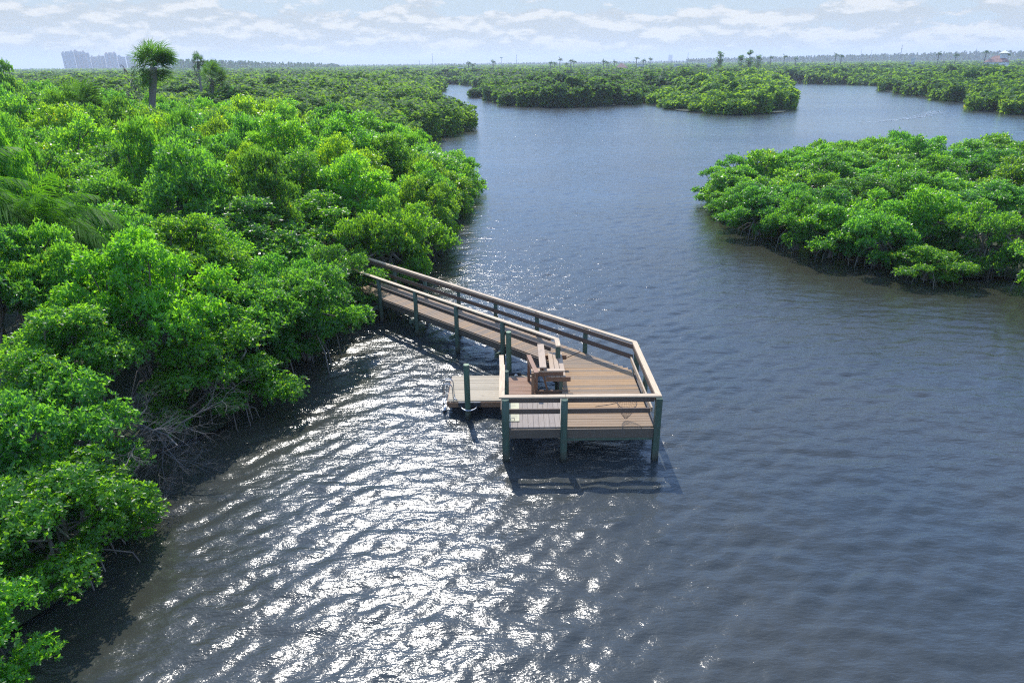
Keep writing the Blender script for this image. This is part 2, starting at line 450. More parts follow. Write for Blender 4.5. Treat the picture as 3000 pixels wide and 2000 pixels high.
def unit(rs, n):
    v = rs.randn(n, 3); return v / np.linalg.norm(v, axis=1, keepdims=True)

def crown_clumps(rs, n, H, Rr, low):
    """clump centres on a lumpy dome of height H and radius Rr; low = lowest clump height"""
    out = []
    k = 0
    while len(out) < n and k < 4000:
        k += 1
        amax = 112 if low < .8 else 95
        a = R(amax) * rs.rand() ** .8; az = rs.rand() * 6.283
        zc = low + (H - low) * .42
        q = 1 - .42 * rs.rand() ** 2.2
        rr = Rr * math.sin(a) * q * (.85 + .3 * math.sin(az * 2 + k % 3))
        z = zc + (H - zc) * math.cos(a) * q if a < math.pi / 2 else zc + (zc - low) * math.cos(a) * 2.2
        rc = (.40 + .42 * rs.rand()) * (Rr / 2.0) ** .5
        p = np.array([rr * math.cos(az), rr * math.sin(az), max(z - rc * .6, low)])
        if all(np.linalg.norm((p - o[0]) * (1, 1, 1.3)) > .62 * (rc + o[1]) for o in out): out.append((p, rc))
    return out

def make_tree(seed, H, Rr, low, nclump, ros, leaf, per, two, limbs=True, bare=False):
    rs = np.random.RandomState(seed)
    cl = crown_clumps(rs, nclump, H, Rr, low)
    Cs, As = [], []
    for p, rc in cl:
        n = int(ros * (rc / .5) ** 2)
        u = unit(rs, n); u[:, 2] = np.where(u[:, 2] < -.25, -u[:, 2] * .8, u[:, 2])
        rad = rs.rand(n, 1) ** .33
        # a few lumps inside each clump so that its outline is uneven
        bump = 1 + .22 * np.sin(u[:, :1] * 5 + seed) * np.cos(u[:, 1:2] * 6 + rc * 9)
        c = p + u * rad * bump * rc * np.array((1.12, 1.12, .82))
        ax = u * .75 + np.array((0, 0, .75)) + rs.randn(n, 3) * .25
        Cs.append(c); As.append(ax)
    C = np.concatenate(Cs); A = np.concatenate(As)
    crown = leaves_mesh('crown', C, A, per, leaf, .46, M['leaf'], rs, two)
    # trunk: several stems from a common foot, limbs to the clumps, arching prop roots
    t = MB(); ns = 3 + rs.randint(3); random.seed(seed)
    stems = []
    for i in range(ns):
        az = 6.28 * i / ns + rs.rand(); tp = H * (.45 + .2 * rs.rand()); sp = Rr * (.25 + .25 * rs.rand())
        pts = [np.array((.12 * math.cos(az), .12 * math.sin(az), 0))]
        for j in range(1, 5):
            f = j / 4
            pts.append(np.array((sp * f ** 1.3 * math.cos(az) + rs.randn() * .06, sp * f ** 1.3 * math.sin(az) + rs.randn() * .06, tp * f)))
        t.tube(pts, [.085, .07, .058, .046, .032], 6, cap=False); stems.append(pts)
    if limbs:
        for p, rc in cl:
            bst = min((np.linalg.norm(s[j] - p), i, j) for i, s in enumerate(stems) for j in range(1, 5) if s[j][2] < p[2] + .5 or j == 1)
            s = stems[bst[1]][bst[2]]; mid = (s + p) / 2 + np.array((0, 0, -.12)) + rs.randn(3) * .1
            t.tube([s, mid, p, p + (p - s) / max(np.linalg.norm(p - s), .1) * rc * .5], [.04, .028, .018, .008], 5, cap=False)
            for q in range(3):
                dd = unit(rs, 1)[0]; dd[2] = abs(dd[2])
                t.tube([p - (p - s) * .15, p + dd * rc * .55, p + dd * rc * 1.02 + rs.randn(3) * .05], [.015, .01, .004], 4, cap=False)
    for i in range(9 if low > .8 else 15):
        az = rs.rand() * 6.28; r0 = .4 + rs.rand() * (.9 if low > .8 else 1.35); z0 = .5 + rs.rand() * 1.0
        c, s_ = math.cos(az), math.sin(az)
        t.tube([(0.06 * c, .06 * s_, z0), (r0 * .55 * c, r0 * .55 * s_, z0 * .92), (r0 * .9 * c, r0 * .9 * s_, z0 * .5), (r0 * c, r0 * s_, -.25)], [.03, .026, .022, .018], 5, cap=False)
    return crown, t.mesh('trunk', M['bark'])

# prototypes: (crown mesh, trunk mesh, H, R)
def protos(specs, **kw):
    return [(*make_tree(sd, H, Rr, low, nc, **kw), H, Rr) for sd, H, Rr, low, nc in specs]
HI_EDGE = protos([(21, 3.2, 2.0, .35, 26), (22, 3.4, 1.9, .45, 24), (23, 2.8, 2.1, .3, 27)], ros=165, leaf=.115, per=6, two=True)
HI_TALL = protos([(31, 4.8, 2.1, 1.9, 26), (32, 5.0, 2.0, 2.0, 24), (33, 4.6, 2.2, 1.7, 27)], ros=165, leaf=.115, per=6, two=True)
MD_EDGE = protos([(41, 3.2, 2.0, .25, 26), (42, 3.4, 2.1, .3, 26), (43, 3.0, 1.9, .25, 24)], ros=105, leaf=.148, per=5, two=False)
MD_TALL = protos([(51, 4.8, 2.1, 1.7, 24), (52, 5.0, 2.0, 1.8, 23), (53, 4.6, 2.3, 1.6, 27), (54, 5.2, 1.7, 1.9, 21)], ros=105, leaf=.148, per=5, two=False)
LO_EDGE = protos([(61, 3.2, 2.1, .2, 23), (62, 3.4, 2.0, .2, 23)], ros=66, leaf=.205, per=4, two=False)
LO_TALL = protos([(71, 4.8, 2.1, 1.4, 21), (72, 5.0, 2.2, 1.5, 23), (73, 4.6, 2.0, 1.4, 20)], ros=66, leaf=.205, per=4, two=False)

GREENS = [(1, 1, 1), (1.12, 1.06, .9), (.85, .95, 1.05), (1.05, 1.1, .8), (.92, .9, 1.0), (.8, .92, 1.15), (1.15, 1.08, .85), (1.2, 1.0, .9), (.75, .82, .95), (.7, .85, 1.1), (1, 1, 1)]
def place_tree(kind, x, y, H, Rr, label, cat='tree', group=None, tint=None, name='mangrove_tree', rot=None):
    """copies a prototype: an Empty with a trunk and a crown"""
    d = math.hypot(x, y)
    P = {('e', 0): HI_EDGE, ('e', 1): MD_EDGE, ('e', 2): LO_EDGE, ('t', 0): HI_TALL, ('t', 1): MD_TALL, ('t', 2): LO_TALL}[(kind, 0 if d < 26 else 1 if d < 48 else 2)]
    cm, tm, h0, r0 = P[rng.randint(len(P))]
    root = empty(name, (x, y, .05), label, cat, group)
    root.rotation_euler = (0, 0, rng.rand() * 6.283 if rot is None else rot)
    sxy = Rr / r0
    root.scale = (sxy * rng.uniform(.94, 1.06), sxy * rng.uniform(.94, 1.06), H / h0)
    t = link('trunk', tm, root, False)
    c = link('crown', cm, root, False)
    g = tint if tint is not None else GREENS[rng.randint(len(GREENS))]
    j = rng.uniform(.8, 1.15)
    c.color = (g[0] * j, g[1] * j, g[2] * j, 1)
    return root

# ------------------------------------------------------------------ individual mangroves
placed = []
def ok(x, y, dmin):
    return all((x - a) ** 2 + (y - b) ** 2 > (dmin * .5 + r) ** 2 for a, b, r in placed)
def walkway_clear(x, y):
    t = (-x + y) / math.sqrt(2); s = (x + y - 22.6) / math.sqrt(2)
    return not ((abs(s) < 1.25 and t < 31) or (-2.2 < s < 0 and t < 24.4))

# trees one can tell apart
YEL = (1.75, 1.25, .55)
HERO = [
 ('e', -9.55, 11.75, 2.7, 1.75, 'bright bushy mangrove hanging low over the glittering water at the lower left', (1.1, 1.1, .8)),
 ('e', -9.6, 8.6, 2.5, 1.3, 'small mangrove bush cut by the bottom left corner, in front of all others', (1, 1, .85)),
 ('e', -8.95, 18.7, 3.0, 1.75, 'sunlit mangrove crown leaning out over the glitter beside the bare grey branches', (1.1, 1.1, .8)),
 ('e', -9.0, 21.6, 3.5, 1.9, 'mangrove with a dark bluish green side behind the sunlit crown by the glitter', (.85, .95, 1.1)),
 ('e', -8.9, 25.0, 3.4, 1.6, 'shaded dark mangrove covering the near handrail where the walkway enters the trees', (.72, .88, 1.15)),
 ('e', -5.3, 35.2, 3.4, 1.8, 'yellowish green mangrove on the bank just behind the far end of the walkway', (1.2, 1.12, .75)),
 ('t', -11.6, 16.6, 4.3, 1.7, 'tall mangrove standing over the pile of bare grey branches on the left bank', (1, 1, .9)),
 ('e', 15.4, 47.0, 1.9, 1.7, 'low mangrove at the blunt tip of the right island', (1.1, 1.05, .8)),
 ('e', 20.2, 32.0, 1.7, 1.5, 'small bright mangrove bush stepping out from the front shore of the right island', (1.25, 1.15, .75)),
]
for k, x, y, H, Rr, lab, tint in HERO:
    place_tree(k, x, y, H, Rr, lab, tint=tint); placed.append((x, y, Rr * .55))

def along(line, step, inset, side):
    out = []
    acc = 0
    for (x1, y1), (x2, y2) in zip(line[:-1], line[1:]):
        L = math.hypot(x2 - x1, y2 - y1); nx, ny = -(y2 - y1) / L * side, (x2 - x1) / L * side
        t = acc
        while t < L:
            out.append((x1 + (x2 - x1) * t / L + nx * inset, y1 + (y2 - y1) * t / L + ny * inset)); t += step
        acc = t - L
    return out
cand = []
edgeL = [p for p in LEFT if 6 < p[1] < 100]
for x, y in along(edgeL, 2.0, 1.45, 1):
    cand.append(('Le', x + rng.randn() * .25, y + rng.randn() * .25))
for x, y in along(RIGHT[1:16], 2.1, 1.5, -1):
    cand.append(('Re', x + rng.randn() * .25, y + rng.randn() * .25))
P = np.stack([rng.uniform(-62, 0, 9000), rng.uniform(6, 84, 9000)], 1)
P = P[in_poly(P, LEFT_POLY)]; P = P[dist_line(P, LEFT) > 2.6]
cand += [('Li', *p) for p in P]
P = np.stack([rng.uniform(12, 62, 5000), rng.uniform(24, 69, 5000)], 1)
P = P[in_poly(P, RIGHT)]; P = P[dist_line(P, RIGHT) > 2.6]
cand += [('Ri', *p) for p in P]
cnt = {}
for k, x, y in cand:
    if (math.atan2(x, y) < -R(41.5) and math.hypot(x, y) > 12) or math.atan2(x, y) > R(44.5): continue
    if k in ('Le', 'Li') and (not walkway_clear(x, y) or (x > -11.8 and 13.6 < y < 16.6)): continue
    d = math.hypot(x, y); pt = np.array([[x, y]])
    if k[1] == 'e': dm = 1.5
    else: dm = 2.2 + .02 * max(0, d - 20)
    if not ok(x, y, dm): continue
    f = float(field(pt, 7.0)[0]); f2 = float(field(pt + 71, 3.0)[0])
    ds = float(dist_line(pt, LEFT if k[0] == 'L' else RIGHT)[0])
    tint = None
    if k == 'Le':
        H = 3.1 + 1.3 * f + rng.uniform(-.4, .7); Rr = 1.55 + .35 * rng.rand(); kind = 'e'
        if 13 < y < 23: H = min(H, 3.7)
        if y > 46: H = min(H, 3.2)
        if y > 66: H += 1.2
        lab, grp = 'leafy mangrove overhanging the water along the left bank', 'mangroves lining the left bank'
    elif k == 'Li':
        H = min(4.1 + .27 * ds, 6.2) + (f - .5) * 2.0 + rng.uniform(-1.5, 1.3); Rr = 1.4 + .6 * f2 + .010 * d; kind = 't'
        if rng.rand() < .2: H += .9; Rr *= .72
        if 48 < y < 70: H = min(H, 3.2 + .17 * ds)
        if ds < 3.4: kind = 'e'
        if x < -.62 * y and y > 45: H += 1.2 * rng.rand()
        lab, grp = 'bushy mangrove crowded inside the thicket on the left bank', 'mangroves inside the left thicket'
        yv = float(field(pt + 300, 5.0)[0])
        if d > 34 and yv > .72:
            tint = (1.5, 1.15, .65); lab, grp = 'yellowish green bush standing among greener trees on the left bank', 'yellowish bushes in the left thicket'
        elif d > 40 and yv < .25:
            tint = (.9, .85, 1.6); lab, grp = 'greyish olive bush standing among greener trees on the left bank', 'greyish bushes in the left thicket'
    elif k == 'Re':
        tipd = math.hypot(x - 14, y - 48)
        H = min(1.9 + .07 * tipd, 3.0) + .5 * f + rng.uniform(-.2, .3); Rr = 1.6 + .35 * rng.rand(); kind = 'e'
        lab, grp = 'leafy mangrove at the water along the shore of the right island', 'mangroves around the right island shore'
    else:
        tipd = math.hypot(x - 14, y - 48)
        H = min(2.2 + .075 * tipd, 3.7) + (f - .5) * .9 + rng.uniform(-.5, .6); Rr = 1.6 + .5 * f2; kind = 't' if H > 3.3 and ds > 5.5 else 'e'
        lab, grp = 'bushy mangrove crowded in the middle of the right island', 'mangroves inside the right island'
    if k[0] == 'L' and -4.0 < (x + y - 22.6) / 1.414 < 0 and 19 < (y - x) / 1.414 < 28.5: H = min(H, 3.0); Rr = min(Rr, 1.6); kind = 'e'
    place_tree(kind, x, y, H, Rr, lab, group=grp, tint=tint)
    placed.append((x, y, dm * .5)); cnt[k] = cnt.get(k, 0) + 1
open('/tmp/trees.txt','w').write(str((cnt, len(placed)))) if 0 else None

# ------------------------------------------------------------------ far woods, one mass per piece of land
def mass(name, label, poly, line, d0, d1, hbase, tint, seed, az0=-44, az1=44, hvar=2.2):
    rs = np.random.RandomState(seed); V, Q, AT = [], [], []; nv = 0
    d = d0
    while d < d1:
        s = 2.4 + .012 * d if d < 1000 else 14 + .03 * (d - 1000)
        n = max(2, int((R(az1) - R(az0)) * d / s))
        az = np.linspace(R(az0), R(az1), n) + rs.randn(n) * .35 * s / d
        dd = d + rs.randn(n) * .35 * s
        P = np.stack([dd * np.sin(az), dd * np.cos(az)], 1)
        P = P[in_poly(P, poly)]
        if len(P): P = P[dist_line(P, line) > s * .15]
        if len(P):
            ds = dist_line(P, line)
            f = field(P, 11.0); f2 = field(P + 55, 40.0)
            h = (hbase + (f - .5) * hvar + (f2 - .5) * 1.2 + rs.randn(len(P)) * .6) * np.clip(.74 + ds / (s * 3.0) * .3, .72, 1.0)
            if name == 'headland_woodland': h = h * np.clip(.45 + (P[:, 0] - 37) / 22, .45, 1)
            c = .0033 * d + .02
            r = s * .78
            k = max(50, int(1.9 * (2 * math.pi * r * r) / (c * c * .55)))
            if d > 600: k = 110
            for (x, y), hh, e, tv in zip(P, h, ds, rs.rand(len(P))):
                edge = e < 1.9 * s; r = s * rs.uniform(.55, 1.0)
                kk = int(k * (1.7 if edge else 1.0))
                # three to five lumps
                nl = 3 + rs.randint(5)
                lc = np.stack([rs.uniform(-.6, .6, nl) * r, rs.uniform(-.6, .6, nl) * r, hh * rs.uniform(.62, .9, nl)], 1)
                lr = r * rs.uniform(.28, .62, nl)
                w = rs.randint(nl, size=kk); u = unit(rs, kk)
                if not edge: u[:, 2] = np.abs(u[:, 2])
                p = lc[w] + u * (lr[w] * rs.rand(kk) ** .3)[:, None] * np.array((1, 1, min(1.0, hh * .36 / (r * .5))))
                if edge:
                    q = rs.rand(kk) < .55
                    p[q, 2] = rs.rand(q.sum()) ** .9 * hh * .85 + .1
                    a_ = rs.rand(q.sum()) * 6.28; rr = r * (.55 + .45 * rs.rand(q.sum()))
                    p[q, 0] = np.cos(a_) * rr; p[q, 1] = np.sin(a_) * rr
                p += (x, y, 0); p[:, 2] = np.clip(p[:, 2], .05, None)
                nn = u * .6 + (0, 0, .65) + rs.randn(kk, 3) * .35; nn /= np.linalg.norm(nn, axis=1, keepdims=True)
                e1 = np.cross(nn, unit(rs, kk)); e1 /= np.linalg.norm(e1, axis=1, keepdims=True); e2 = np.cross(nn, e1)
                L = c * rs.uniform(.7, 1.35, kk)[:, None]
                V.append(np.stack([p - e1 * L * .7, p - e2 * L * .42, p + e1 * L * .7 + nn * L * .12, p + e2 * L * .42], 1).reshape(-1, 3))
                Q.append(np.arange(kk * 4).reshape(-1, 4) + nv); nv += kk * 4
                AT.append(np.clip(tv * .5 + rs.rand(kk) * .5, 0, .985))
        d += s * .85
    me = raw_mesh(name, np.concatenate(V), np.concatenate(Q), M['farleaf'], np.concatenate(AT))
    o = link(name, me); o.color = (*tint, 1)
    print('MASS', name, nv // 4)
    return tag(o, label, 'woodland', kind='stuff')
mass('mangrove_woodland', 'green mangrove wood running back along the left side of the river', LEFT_POLY, LEFT, 82, 400, 5.0, (1, 1, 1), 3, -44, 2)
PEN_POLY = PEN + [(60, 240), (95, 300), (120, 400), (-34, 402)]
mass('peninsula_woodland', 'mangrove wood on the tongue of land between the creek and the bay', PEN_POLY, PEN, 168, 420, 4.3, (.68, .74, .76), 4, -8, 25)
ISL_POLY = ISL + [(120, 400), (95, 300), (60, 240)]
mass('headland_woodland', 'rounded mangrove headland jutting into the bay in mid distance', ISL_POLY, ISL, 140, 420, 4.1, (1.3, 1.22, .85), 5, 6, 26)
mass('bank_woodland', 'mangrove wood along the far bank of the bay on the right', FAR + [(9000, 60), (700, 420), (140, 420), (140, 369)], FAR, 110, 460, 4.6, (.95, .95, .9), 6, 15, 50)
mass('distant_woodland', 'flat mangrove plain stretching to the horizon', [(-9000, 402), (-34, 402), (136, 402), (700, 402), (700, 422), (2500, 1100), (9000, 3000), (9000, 9000), (-9000, 9000)], [(-3500, 402), (3500, 402)], 402, 2600, 4.4, (.9, .9, .95), 7, -42, 42, hvar=2.0)

# ------------------------------------------------------------------ palms and other single trees
def fan_palm(name, x, y, H, cr, label, skirt=True, trunk_r=.2, wind=(.5, -.1), seed=1, tint=(1, 1, 1), group=None, z0=0.1, nf=34, lean=.3):
    rs = np.random.RandomState(seed); root = empty(name, (x, y, z0), label, 'palm', group)
    random.seed(seed)
    t = MB(); hz = H - cr * .75
    pts = [(0.05 * math.sin(i * .9) + lean * i / 7, .04 * i, hz * i / 7) for i in range(8)]
    rad = [trunk_r * 1.15] + [trunk_r * (.95 + .05 * (i % 2)) for i in range(1, 6)] + [trunk_r * 1.25, trunk_r * 1.1]
    t.tube(pts, rad, 10); t.build('trunk', M['palmbark'], root, False)
    V, Q, AT = [], [], []; nv = 0
    top = np.array(pts[-1])
    for i in range(nf):
        az = rs.rand() * 6.28; el = R(rs.uniform(-48, 84)); L = cr * rs.uniform(.3, .66)
        d = np.array((math.cos(az) * math.cos(el), math.sin(az) * math.cos(el), math.sin(el)))
        d = d + np.array((wind[0], wind[1], 0)) * .5; d /= np.linalg.norm(d)
        hub = top + d * L; side = np.cross(d, (0, 0, 1)); side /= np.linalg.norm(side); nrm = np.cross(side, d)
        # petiole
        w = side * .03
        V.append(np.array([top - w, top + w, hub + w * .6, hub - w * .6])); Q.append(np.arange(4) + nv); nv += 4; AT.append(.3)
        ns = 22; FL = cr * rs.uniform(.5, .68)
        for j in range(ns):
            a = R(-118 + 236 * j / (ns - 1)) + rs.randn() * .05
            sd = d * math.cos(a) + side * math.sin(a) + nrm * .18 * math.cos(2 * a) + np.array((wind[0], wind[1], 0)) * .28
            sd /= np.linalg.norm(sd); sw = np.cross(sd, nrm); sw = sw / np.linalg.norm(sw) * FL * .03
            tip = hub + sd * FL * rs.uniform(.85, 1.05) + np.array((wind[0], wind[1], -.55)) * FL * .3
            mid = hub + sd * FL * .55
            V.append(np.array([hub, mid + sw, tip, mid - sw])); Q.append(np.arange(4) + nv); nv += 4; AT.append(np.clip(.35 + rs.rand() * .4, 0, .98))
    me = raw_mesh('crown', np.concatenate(V), np.array(Q), M['frond'], np.array(AT))
    c = link('crown', me, root, False); c.color = (*tint, 1)
    if skirt:
        b = MB()
        for i in range(26):
            az = rs.rand() * 6.28; z = hz * (1 - .28 * rs.rand()); c_, s_ = math.cos(az), math.sin(az)
            b.tube([(trunk_r * c_, trunk_r * s_, z), (trunk_r * 1.9 * c_, trunk_r * 1.9 * s_, z + .25), (trunk_r * 2.2 * c_, trunk_r * 2.2 * s_, z + .05 - .5 * rs.rand())], [.045, .035, .012], 4)
        b.build('dead_leaf_skirt', M['palmbark'], root, False)
    return root
fan_palm('cabbage_palm', -32.6, 62.9, 11.7, 2.35, 'tall palm with a wind-blown round crown rising above the left skyline', wind=(.35, -.1), seed=3, trunk_r=.25, nf=60, lean=2.1, tint=(1.1, 1.15, .9))
fan_palm('cabbage_palm', -41.8, 101.8, 10.1, 2.5, 'shorter palm with a small dense crown to the right of the tall palm', wind=(.7, 0), seed=4, nf=36)
fan_palm('cabbage_palm', -36.4, 60.2, 8.6, 2.6, 'stocky palm with shaggy crown sunk in the bushes left of the tall palm', wind=(.6, -.2), seed=5, tint=(1.1, 1.15, .8), nf=40)
fan_palm('cabbage_palm', -46.2, 108.6, 11.7, 1.35, 'slim palm just behind the shorter palm, its crown a pale tuft', wind=(.2, 0), seed=6, tint=(.8, .85, 1.2), nf=26, trunk_r=.16)

def feather_palm(name, x, y, H, fl, label, wind, seed, nf=16, tint=(1, 1, 1), trunk_r=.12, group=None, nleaf=46, cat='palm'):
    rs = np.random.RandomState(seed); root = empty(name, (x, y, .1), label, cat, group); random.seed(seed)
    t = MB(); pts = [(.12 * i * wind[0], .12 * i * wind[1], (H - fl * .35) * i / 6) for i in range(7)]
    t.tube(pts, [trunk_r * 1.3] + [trunk_r] * 6, 8); t.build('trunk', M['palmbark'], root, False)
    top = np.array(pts[-1]); V, Q, AT = [], [], []; nv = 0; wv = np.array((wind[0], wind[1], 0))
    for i in range(nf):
        az = 6.28 * i / nf + rs.rand() * .6; el = R(rs.uniform(15, 75)); d = np.array((math.cos(az) * math.cos(el), math.sin(az) * math.cos(el), math.sin(el)))
        d = d + wv * .7; d /= np.linalg.norm(d); p = top.copy(); L = fl * rs.uniform(.8, 1.15); st = L / nleaf
        for j in range(nleaf):
            d = d + (np.array((0, 0, -1)) * 1.9 + wv * .6) * st / L; d /= np.linalg.norm(d); p2 = p + d * st
            side = np.cross(d, (0, 0, 1)); side /= np.linalg.norm(side) + 1e-6
            f = j / nleaf; ll = fl * .30 * math.sin(math.pi * (.12 + .85 * f)) ** .7
            for sgn in (-1, 1):
                sd = side * sgn * .75 + d * .7 + np.array((0, 0, -.25)) + wv * .4 + rs.randn(3) * .08; sd /= np.linalg.norm(sd)
                w = d * st * .42
                mid = p + sd * ll * .5 + np.array((0, 0, .02)); tip = p + sd * ll + np.array((0, 0, -.25 * ll))
                V.append(np.array([p, mid + w, tip, mid - w])); Q.append(np.arange(4) + nv); nv += 4; AT.append(np.clip(.35 + rs.rand() * .5, 0, .98))
            p = p2
    me = raw_mesh('crown', np.concatenate(V), np.array(Q), M['frond'], np.array(AT))
    c = link('crown', me, root, False); c.color = (*tint, 1); return root
feather_palm('feather_palm', -18.4, 21.6, 6.7, 3.3, 'bright green feathery palm at the left edge, its fronds combed to the right', (.8, -.35), 8, nf=40, tint=(1.1, 1.35, .45))
feather_palm('feather_palm', -16.2, 22.4, 5.9, 2.8, 'lower feathery palm whose fronds sink into the thicket right of a larger one', (.8, -.3), 9, nf=34, tint=(1.0, 1.25, .45))

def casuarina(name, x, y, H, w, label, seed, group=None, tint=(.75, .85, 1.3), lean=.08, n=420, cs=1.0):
    """feathery pine-like tree: drooping sprays on rising limbs"""
    rs = np.random.RandomState(seed); random.seed(seed); root = empty(name, (x, y, .1), label, 'tree', group)
    t = MB(); t.tube([(lean * H * f ** 1.5, 0, H * .93 * f) for f in (0, .25, .5, .75, 1)], [H * .016, H * .013, H * .01, H * .006, .03], 6)
    V, Q, AT = [], [], []; nv = 0
    for i in range(26):
        f = .22 + .74 * rs.rand(); az = rs.rand() * 6.28; L = w * (.35 + .65 * math.sin(math.pi * min(1, f * .95))) * rs.uniform(.6, 1.1)
        b = np.array((lean * H * f ** 1.5, 0, H * .93 * f)); e = b + np.array((math.cos(az) * L * .8, math.sin(az) * L * .8, L * .75))
        t.tube([b, (b + e) / 2 + (0, 0, -.05 * L), e], [H * .006, H * .004, H * .0015], 4, cap=False)
        k = n // 26
        q = b + (e - b) * (.3 + .75 * rs.rand(k, 1)) + rs.randn(k, 3) * L * .15
        dn = np.stack([rs.randn(k) * .5 + .25, rs.randn(k) * .5, -rs.rand(k) * .6 + .35], 1); dn /= np.linalg.norm(dn, axis=1, keepdims=True)
        sw = np.cross(dn, unit(rs, k)); sw /= np.linalg.norm(sw, axis=1, keepdims=True)
        l = H * .075 * cs * rs.uniform(.6, 1.3, (k, 1))
        V.append(np.stack([q, q + dn * l * .5 + sw * l * .14, q + dn * l, q + dn * l * .5 - sw * l * .14], 1).reshape(-1, 3)); Q.append(np.arange(4 * k).reshape(-1, 4) + nv); nv += 4 * k
        AT.append(rs.rand(k) * .8)
    t.build('trunk', M['bark'], root, False)
    c = link('crown', raw_mesh('crown', np.concatenate(V), np.concatenate(Q), M['farleaf'], np.concatenate(AT)), root, False); c.color = (*tint, 1); return root
for i, (x, y, H, w, lab) in enumerate([
    (136, 480, 16.5, 3.4, 'lone feathery pine-like tree on the skyline left of a feathery clump'),
    (149, 478, 14.5, 3.6, 'feathery pine-like tree at the left of the clump on the skyline'),
    (154, 476, 17.5, 3.2, 'tallest feathery pine-like tree in the middle of the skyline clump'),
    (159, 474, 14.0, 3.6, 'leaning feathery pine-like tree at the right of the skyline clump')]):
    casuarina('casuarina_tree', x, y, H, w, lab, 40 + i, group='feathery trees on the right skyline', n=900, lean=.06)

# bluish shrub by the shorter palm
sx, sy = -38.6, 98.5
place_tree('e', sx, sy, 7.6, 2.0, 'bluish green rounded shrub standing just right of the shorter palm', tint=(.8, .85, 3.2), name='silver_shrub', cat='shrub')

# row of hazy casuarinas behind the palms on the left: dozens of spires in one belt
def belt(name, label, d, az0, az1, h0, h1, step, seed, tint):
    rs = np.random.RandomState(seed); V, Q, AT = [], [], []; nv = 0
    az = az0
    while az < az1:
        dd = d + rs.randn() * d * .03; f = (az - az0) / (az1 - az0)
        H = (h0 + (h1 - h0) * f) * rs.uniform(.84, 1.1); x, y = dd * math.sin(R(az)), dd * math.cos(R(az)); k = 110
        z = rs.rand(k) ** .8 * H; rr = (H * .24) * (1 - z / H * .8) * rs.rand(k) ** .5; a = rs.rand(k) * 6.28
        p = np.stack([x + rr * np.cos(a), y + rr * np.sin(a), z], 1)
        n_ = unit(rs, k); e1 = np.cross(n_, unit(rs, k)); e1 /= np.linalg.norm(e1, axis=1, keepdims=True); e2 = np.cross(n_, e1); L = H * .14 * rs.uniform(.5, 1.2, (k, 1))
        V.append(np.stack([p - e1 * L * .5, p - e2 * L * .3, p + e1 * L * .5, p + e2 * L * .3], 1).reshape(-1, 3)); Q.append(np.arange(4 * k).reshape(-1, 4) + nv); nv += 4 * k; AT.append(rs.rand(k) * .8)
        az += step * rs.uniform(.5, 1.5)
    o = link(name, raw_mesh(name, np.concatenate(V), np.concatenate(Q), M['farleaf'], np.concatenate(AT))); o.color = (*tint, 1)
    return tag(o, label, 'woodland', kind='stuff')
belt('hazy_woodland', 'hazy blue belt of spiky trees on the skyline right of the palms', 1500, -24.5, -13.0, 23, 13, .055, 21, (.6, .68, 1.0))  # tint puts blue distance haze into the leaf colour
belt('skyline_woodland', 'thin bluish strip of trees along the skyline right of the creek', 2300, -13.5, 14, 12, 14, .05, 22, (.45, .5, .75))  # dark bluish tint carries the distance haze in the colour
belt('wooded_ridge', 'bluish wooded rise on the skyline at the far right', 2200, 13.5, 40, 19, 30, .045, 23, (.45, .5, .75))  # blue of the distant haze painted in through the tint

# coconut palms on the skyline
def sky_palm(x, y, H, lab, seed, w=4.2):
    w = 2.7; H -= 1.5
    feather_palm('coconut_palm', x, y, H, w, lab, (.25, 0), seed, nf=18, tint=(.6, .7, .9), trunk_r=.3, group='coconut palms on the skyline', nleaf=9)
def sky_xy(px, d):
    r = F_ * 2000 + RT * (px - 1500) + UP * 815; h = math.hypot(r.x, r.y); return r.x / h * d, r.y / h * d
for i, (px, d, H, lab) in enumerate([
    (1372, 560, 13.2, 'bushy coconut palm on the skyline above the creek'), (1384, 575, 12, 'low coconut palm beside a bushy one above the creek'),
    (1444, 560, 14, 'upright coconut palm between the thin masts on the skyline'),
    (1612, 620, 13, 'coconut palm at the left of the first skyline palm cluster'), (1624, 640, 12.5, 'low coconut palm in the middle of the first skyline palm cluster'),
    (1640, 620, 15.5, 'tallest coconut palm of the first skyline palm cluster'), (1658, 620, 12, 'short coconut palm right of the tallest in the first cluster'),
    (1672, 600, 14.5, 'broad coconut palm at the right of the first skyline palm cluster'), (1681, 615, 13.5, 'coconut palm half hidden behind the broad palm of the first cluster'),
    (1768, 620, 13.5, 'coconut palm at the left of the red roofed house'), (1778, 630, 12.8, 'coconut palm second from the left beside the red roofed house'),
    (1800, 640, 13, 'coconut palm rising directly behind the red roofed house'),
    (1864, 620, 15.5, 'tall coconut palm right of the red roofed house'), (1884, 625, 14, 'mid-height coconut palm beside a white wall on the skyline'), (1904, 620, 15, 'coconut palm at the right end of the second skyline group'),
    (2256, 640, 15.5, 'coconut palm standing right of the feathery clump'), (2296, 640, 16, 'taller coconut palm further right of the feathery clump'),
    (2330, 650, 14, 'low coconut palm at the right end of the group past the feathery clump'),
    (2445, 640, 16.5, 'coconut palm in the dark grove at the right skyline'), (2462, 645, 15.8, 'second coconut palm in the dark grove at the right skyline'),
    (2745, 650, 16.5, 'lone bushy coconut palm before the wooded rise at the right'), (2796, 660, 15.5, 'slim coconut palm before the wooded rise at the right'),
    (2882, 640, 17.5, 'large coconut palm at the left end of the wide red roof'), (2945, 660, 15.5, 'small coconut palm behind the wide red roof')]):
    x, y = sky_xy(px, d); sky_palm(x, y, H, lab, 100 + i, 4.4)

